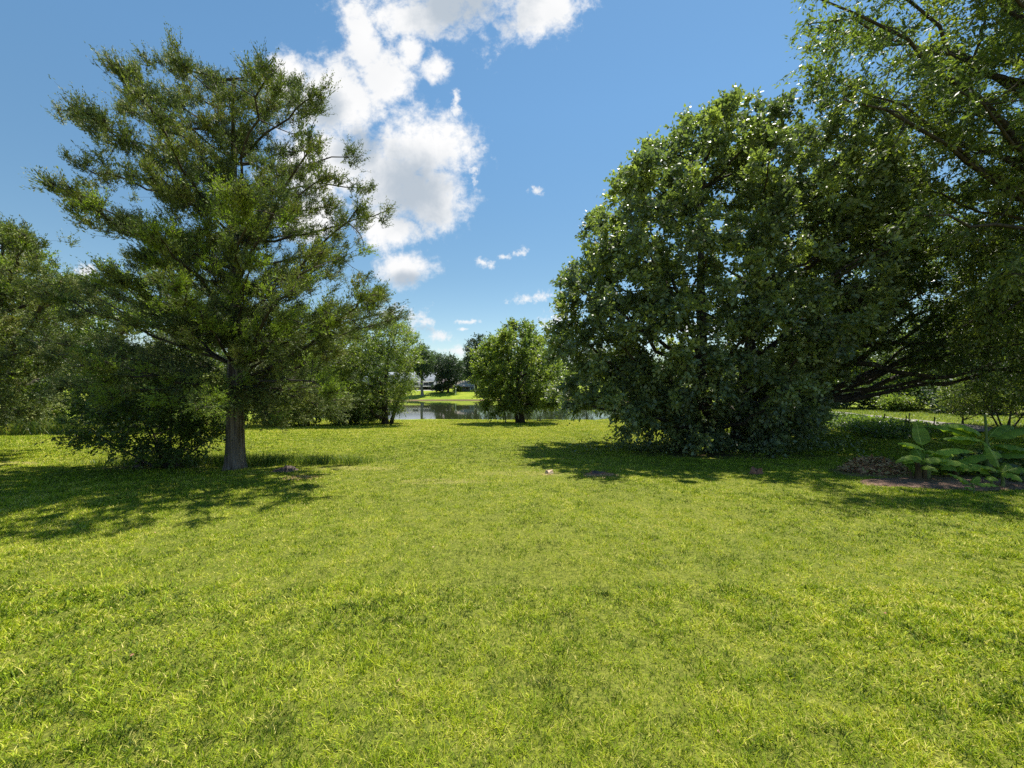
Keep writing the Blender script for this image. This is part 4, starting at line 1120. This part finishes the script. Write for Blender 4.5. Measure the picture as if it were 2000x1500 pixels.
banana('young banana plant with drooping leaves in the right front corner of the bed', 1955, 955,
       [(0, 0, 0.3, 0.035, 0.02, 'banana_stem'), (-0.15, 0.05, 0.2, 0.025, 0.02, 'banana_stem')],
       [((0, 0, 0.28), -95, 0.45, 0.2, 30, -65), ((0, 0, 0.28), -15, 0.62, 0.2, 40, -40), ((0, 0, 0.28), 170, 0.5, 0.18, 45, -20), ((0, 0, 0.28), 95, 0.7, 0.16, 75, 50),
        ((-0.15, 0, 0.18), -150, 0.4, 0.16, 35, -40), ((-0.15, 0, 0.2), 120, 0.45, 0.17, 60, 0), ((0, 0, 0.25), 30, 0.5, 0.18, 50, -10)], 5)
def hosta(label, px, py, seed, r=0.5, n=150):
    rng = np.random.default_rng(seed)
    x, y = G(px, py)
    root = empty('leafy_plant', (x, y, hz(x, y)))
    tag(root, label, 'plant')
    a = rng.uniform(0, 2 * PI, n); rr = r * np.sqrt(rng.uniform(0, 1, n))
    P = np.stack([np.cos(a) * rr, np.sin(a) * rr, 0.32 * (1 - (rr / r) ** 2) * rng.uniform(0.5, 1, n) + 0.05], 1)
    D = np.stack([np.cos(a), np.sin(a), rng.uniform(-0.3, 0.3, n)], 1)
    V, q = leaves(P, D, rng.uniform(0.12, 0.22, n), rng.uniform(0.09, 0.14, n), rng, 1.2, fold=True)
    mesh_obj('foliage', V, [q], M['mid'], root, rng.uniform(0, 1, n))
    m_ = max(6, n // 8)
    st = np.stack([P[:m_] * np.array([0.2, 0.2, 0]), P[:m_] * np.array([.7, .7, .7]), P[:m_]], 1)
    V, q = tubes(st, np.full((m_, 3), 0.006), 4)
    mesh_obj('stem', V, [q], M['banana_stem'], root)
hosta('sunlit leafy plant behind the tallest banana plant at the right edge', 1978, 905, 1, 0.9, 420)
hosta('shaded low leafy plant between the banana stems', 1880, 925, 2, 0.55, 170)
hosta('low leafy plant at the right end of the banana bed', 1995, 940, 3, 0.5, 160)

# ------------------------------------------------------------------ bed, brush pile, stumps
M['mulch'] = plain('mulch', (0.10, 0.055, 0.035), (0.27, 0.17, 0.12), 30, 0.95, 0.8, dist=0.03)
def sheet(name, px, py, rx, ry, mat, label, dz=0.02, bump=0.03, hgt=0.0, seed=0, kind='structure', n=28, cat=None):
    rng = np.random.default_rng(seed)
    gx, gy = G(px, py)
    rings = 9
    V = [(0, 0, 0)]
    for i in range(1, rings + 1):
        for k in range(n):
            a = 2 * PI * k / n
            f = i / rings * (1 + 0.10 * math.sin(3 * a + seed) + 0.06 * math.sin(7 * a + 2))
            V.append((rx * f * math.cos(a), ry * f * math.sin(a), 0))
    V = np.array(V)
    e = np.sqrt((V[:, 0] / rx) ** 2 + (V[:, 1] / ry) ** 2)
    gz = hz(gx, gy)
    V[:, 2] = H(V[:, 0] + gx, V[:, 1] + gy) - gz + dz + hgt * np.clip(1 - e ** 2, 0, 1) ** 0.8 + (vnoise(V[:, 0], V[:, 1], 4, seed + 3) - 0.5) * bump * 2 * np.clip(1.3 - e, 0, 1)
    V[-n:, 2] = H(V[-n:, 0] + gx, V[-n:, 1] + gy) - gz - 0.02
    f3 = [(0, 1 + k, 1 + (k + 1) % n) for k in range(n)]
    f4 = [(1 + (i - 1) * n + k, 1 + i * n + k, 1 + i * n + (k + 1) % n, 1 + (i - 1) * n + (k + 1) % n) for i in range(1, rings) for k in range(n)]
    if kind == 'structure':
        o = mesh_obj(name, V, [f3, f4], mat, None, smooth=True); o.location = (gx, gy, gz)
        return tag(o, label, kind='structure')
    r = empty(name, (gx, gy, gz)); tag(r, label, cat)
    mesh_obj('mound', V, [f3, f4], mat, r, smooth=True)
    return r
sheet('planting_bed', 1880, 945, 2.1, 0.75, M['mulch'], 'dark mulch bed under the banana plants', 0.02, 0.04, 0.05, 4)
M['straw'] = leaf_mat('dry_debris', [(0.14, 0.07, 0.04), (0.40, 0.20, 0.12), (0.55, 0.34, 0.19), (0.6, 0.45, 0.25), (0.25, 0.28, 0.08)], trans=0.1, tint=0.8, rough=0.8, spec=0.2)
pile = sheet('brush_pile', 1708, 922, 0.66, 0.42, plain('pile_earth', (0.22, 0.10, 0.06), (0.48, 0.24, 0.14), 9, 0.95, 0.8, dist=0.05), 'low pile of reddish dry leaves and cut twigs left of the banana plants', 0.0, 0.12, 0.26, 7, 'thing', cat='brush pile')
rng = np.random.default_rng(8)
n = 2600
a = rng.uniform(0, 2 * PI, n); rr = np.sqrt(rng.uniform(0, 1.15, n))
P = np.stack([np.cos(a) * rr * 0.66, np.sin(a) * rr * 0.42, 0.27 * np.clip(1 - rr ** 2, 0, 1) ** 0.8 + rng.uniform(0, 0.07, n)], 1)
V, q = leaves(P, rng.normal(size=(n, 3)) * np.array([1, 1, 0.4]), rng.uniform(0.05, 0.15, n), rng.uniform(0.012, 0.05, n), rng, 0.3)
mesh_obj('dry_leaves', V, [q], M['straw'], pile, rng.uniform(0, 1, n))
nt = 70
i = rng.integers(0, n, nt)
dd = norm(rng.normal(size=(nt, 3)) + np.array([0, 0, .5])) * rng.uniform(0.15, 0.4, (nt, 1))
V, q = tubes(np.stack([P[i] - dd * .4, P[i] + dd * .1 + .02, P[i] + dd * .6], 1), np.full((nt, 3), 0.006), 4)
mesh_obj('brushwood', V, [q], M['dark'], pile)

def stump(px, py, label, r, hgt, c_bark, c_top, seed, split=0):
    rng = np.random.default_rng(seed)
    x, y = G(px, py)
    root = empty('tree_stump', (x, y, hz(x, y)))
    tag(root, label, 'stump')
    k = 18
    a = np.arange(k) * 2 * PI / k
    rad = r * (1 + 0.16 * np.sin(3 * a + seed) + 0.08 * rng.normal(size=k))
    zs = [-0.05, 0.0, hgt * 0.5, hgt]
    ks = [1.5, 1.25, 1.0, 0.93]
    tz = hgt * (1 + 0.28 * np.sin(a * 2 + seed) + 0.18 * rng.normal(size=k))
    V = []
    for z, f in zip(zs, ks):
        zz = tz if z == hgt else np.full(k, z)
        V.append(np.stack([np.cos(a) * rad * f, np.sin(a) * rad * f, zz], 1))
    V = np.concatenate(V)
    q = [(j * k + i, j * k + (i + 1) % k, (j + 1) * k + (i + 1) % k, (j + 1) * k + i) for j in range(3) for i in range(k)]
    mesh_obj('bark', V, [q], c_bark, root)
    T = np.concatenate([V[-k:] * np.array([1, 1, 1]) + np.array([0, 0, 0.0]), V[-k:] * np.array([.5, .5, 1]) + np.array([0, 0, -hgt * .12]), [[0, 0, hgt * 0.75]]])
    q2 = [(i, (i + 1) % k, k + (i + 1) % k, k + i) for i in range(k)]
    t3 = [(k + i, k + (i + 1) % k, 2 * k) for i in range(k)]
    mesh_obj('cut_top', T, [q2, t3], c_top, root)
red = plain('red_wood', (0.20, 0.08, 0.05), (0.36, 0.18, 0.11), 20, 0.9, 0.6); tanw = plain('tan_wood', (0.42, 0.30, 0.20), (0.6, 0.46, 0.32), 16, 0.85, 0.4)
dkw = plain('weathered_wood', (0.06, 0.045, 0.04), (0.16, 0.12, 0.10), 16, 0.9, 0.6)
stump(1072, 925, 'small pale tan cut stump in the middle of the lawn', 0.085, 0.07, tanw, tanw, 1)
stump(1168, 926, 'flat hollow reddish stump in a patch of bare red soil', 0.17, 0.045, red, dkw, 2)
stump(1477, 925, 'small dark red stump on the shaded grass in front of the maple', 0.11, 0.10, red, red, 3)
stump(558, 920, 'broad low weathered stump just right of the cedar trunk', 0.2, 0.07, dkw, dkw, 4)
stump(272, 912, 'dark upright stump under the wild shrub', 0.09, 0.22, dkw, dkw, 5)
# chips of wood about the stumps
rng = np.random.default_rng(15)
P = []
for (px, py, r, m_) in ((1172, 930, 0.35, 260), (590, 935, 0.4, 220), (1072, 928, 0.12, 30)):
    gx, gy = G(px, py)
    p = np.stack([gx + rng.normal(size=m_) * r * 0.6, gy + rng.normal(size=m_) * r * 0.4], 1); P.append(p)
P = np.concatenate(P); n = len(P)
V, q = leaves(np.stack([P[:, 0], P[:, 1], H(P[:, 0], P[:, 1]) + 0.012], 1), rng.normal(size=(n, 3)) * np.array([1, 1, .2]), rng.uniform(.02, .05, n), rng.uniform(.015, .03, n), rng, 1.0)
tag(mesh_obj('wood_chips', V, [q], M['straw'], None, rng.uniform(0.2, 0.8, n)), 'scattered reddish wood chips round the lawn stumps', 'wood chips', kind='stuff')

# a few fallen leaves in the near lawn
rng = np.random.default_rng(33)
n = 55
fy = rng.uniform(1.8, 13, n); fx = rng.uniform(-1.3, 1.3, n) * fy
V, q = leaves(np.stack([fx, fy, H(fx, fy) + rng.uniform(0.012, 0.03, n)], 1), rng.normal(size=(n, 3)) * np.array([1, 1, .3]), rng.uniform(.018, .034, n), rng.uniform(.01, .018, n), rng, 0.5, fold=True)
tag(mesh_obj('fallen_leaves', V, [q], M['straw'], None, rng.uniform(0.1, 0.8, n)), 'scattered small dry fallen leaves on the lawn', 'fallen leaves', kind='stuff')
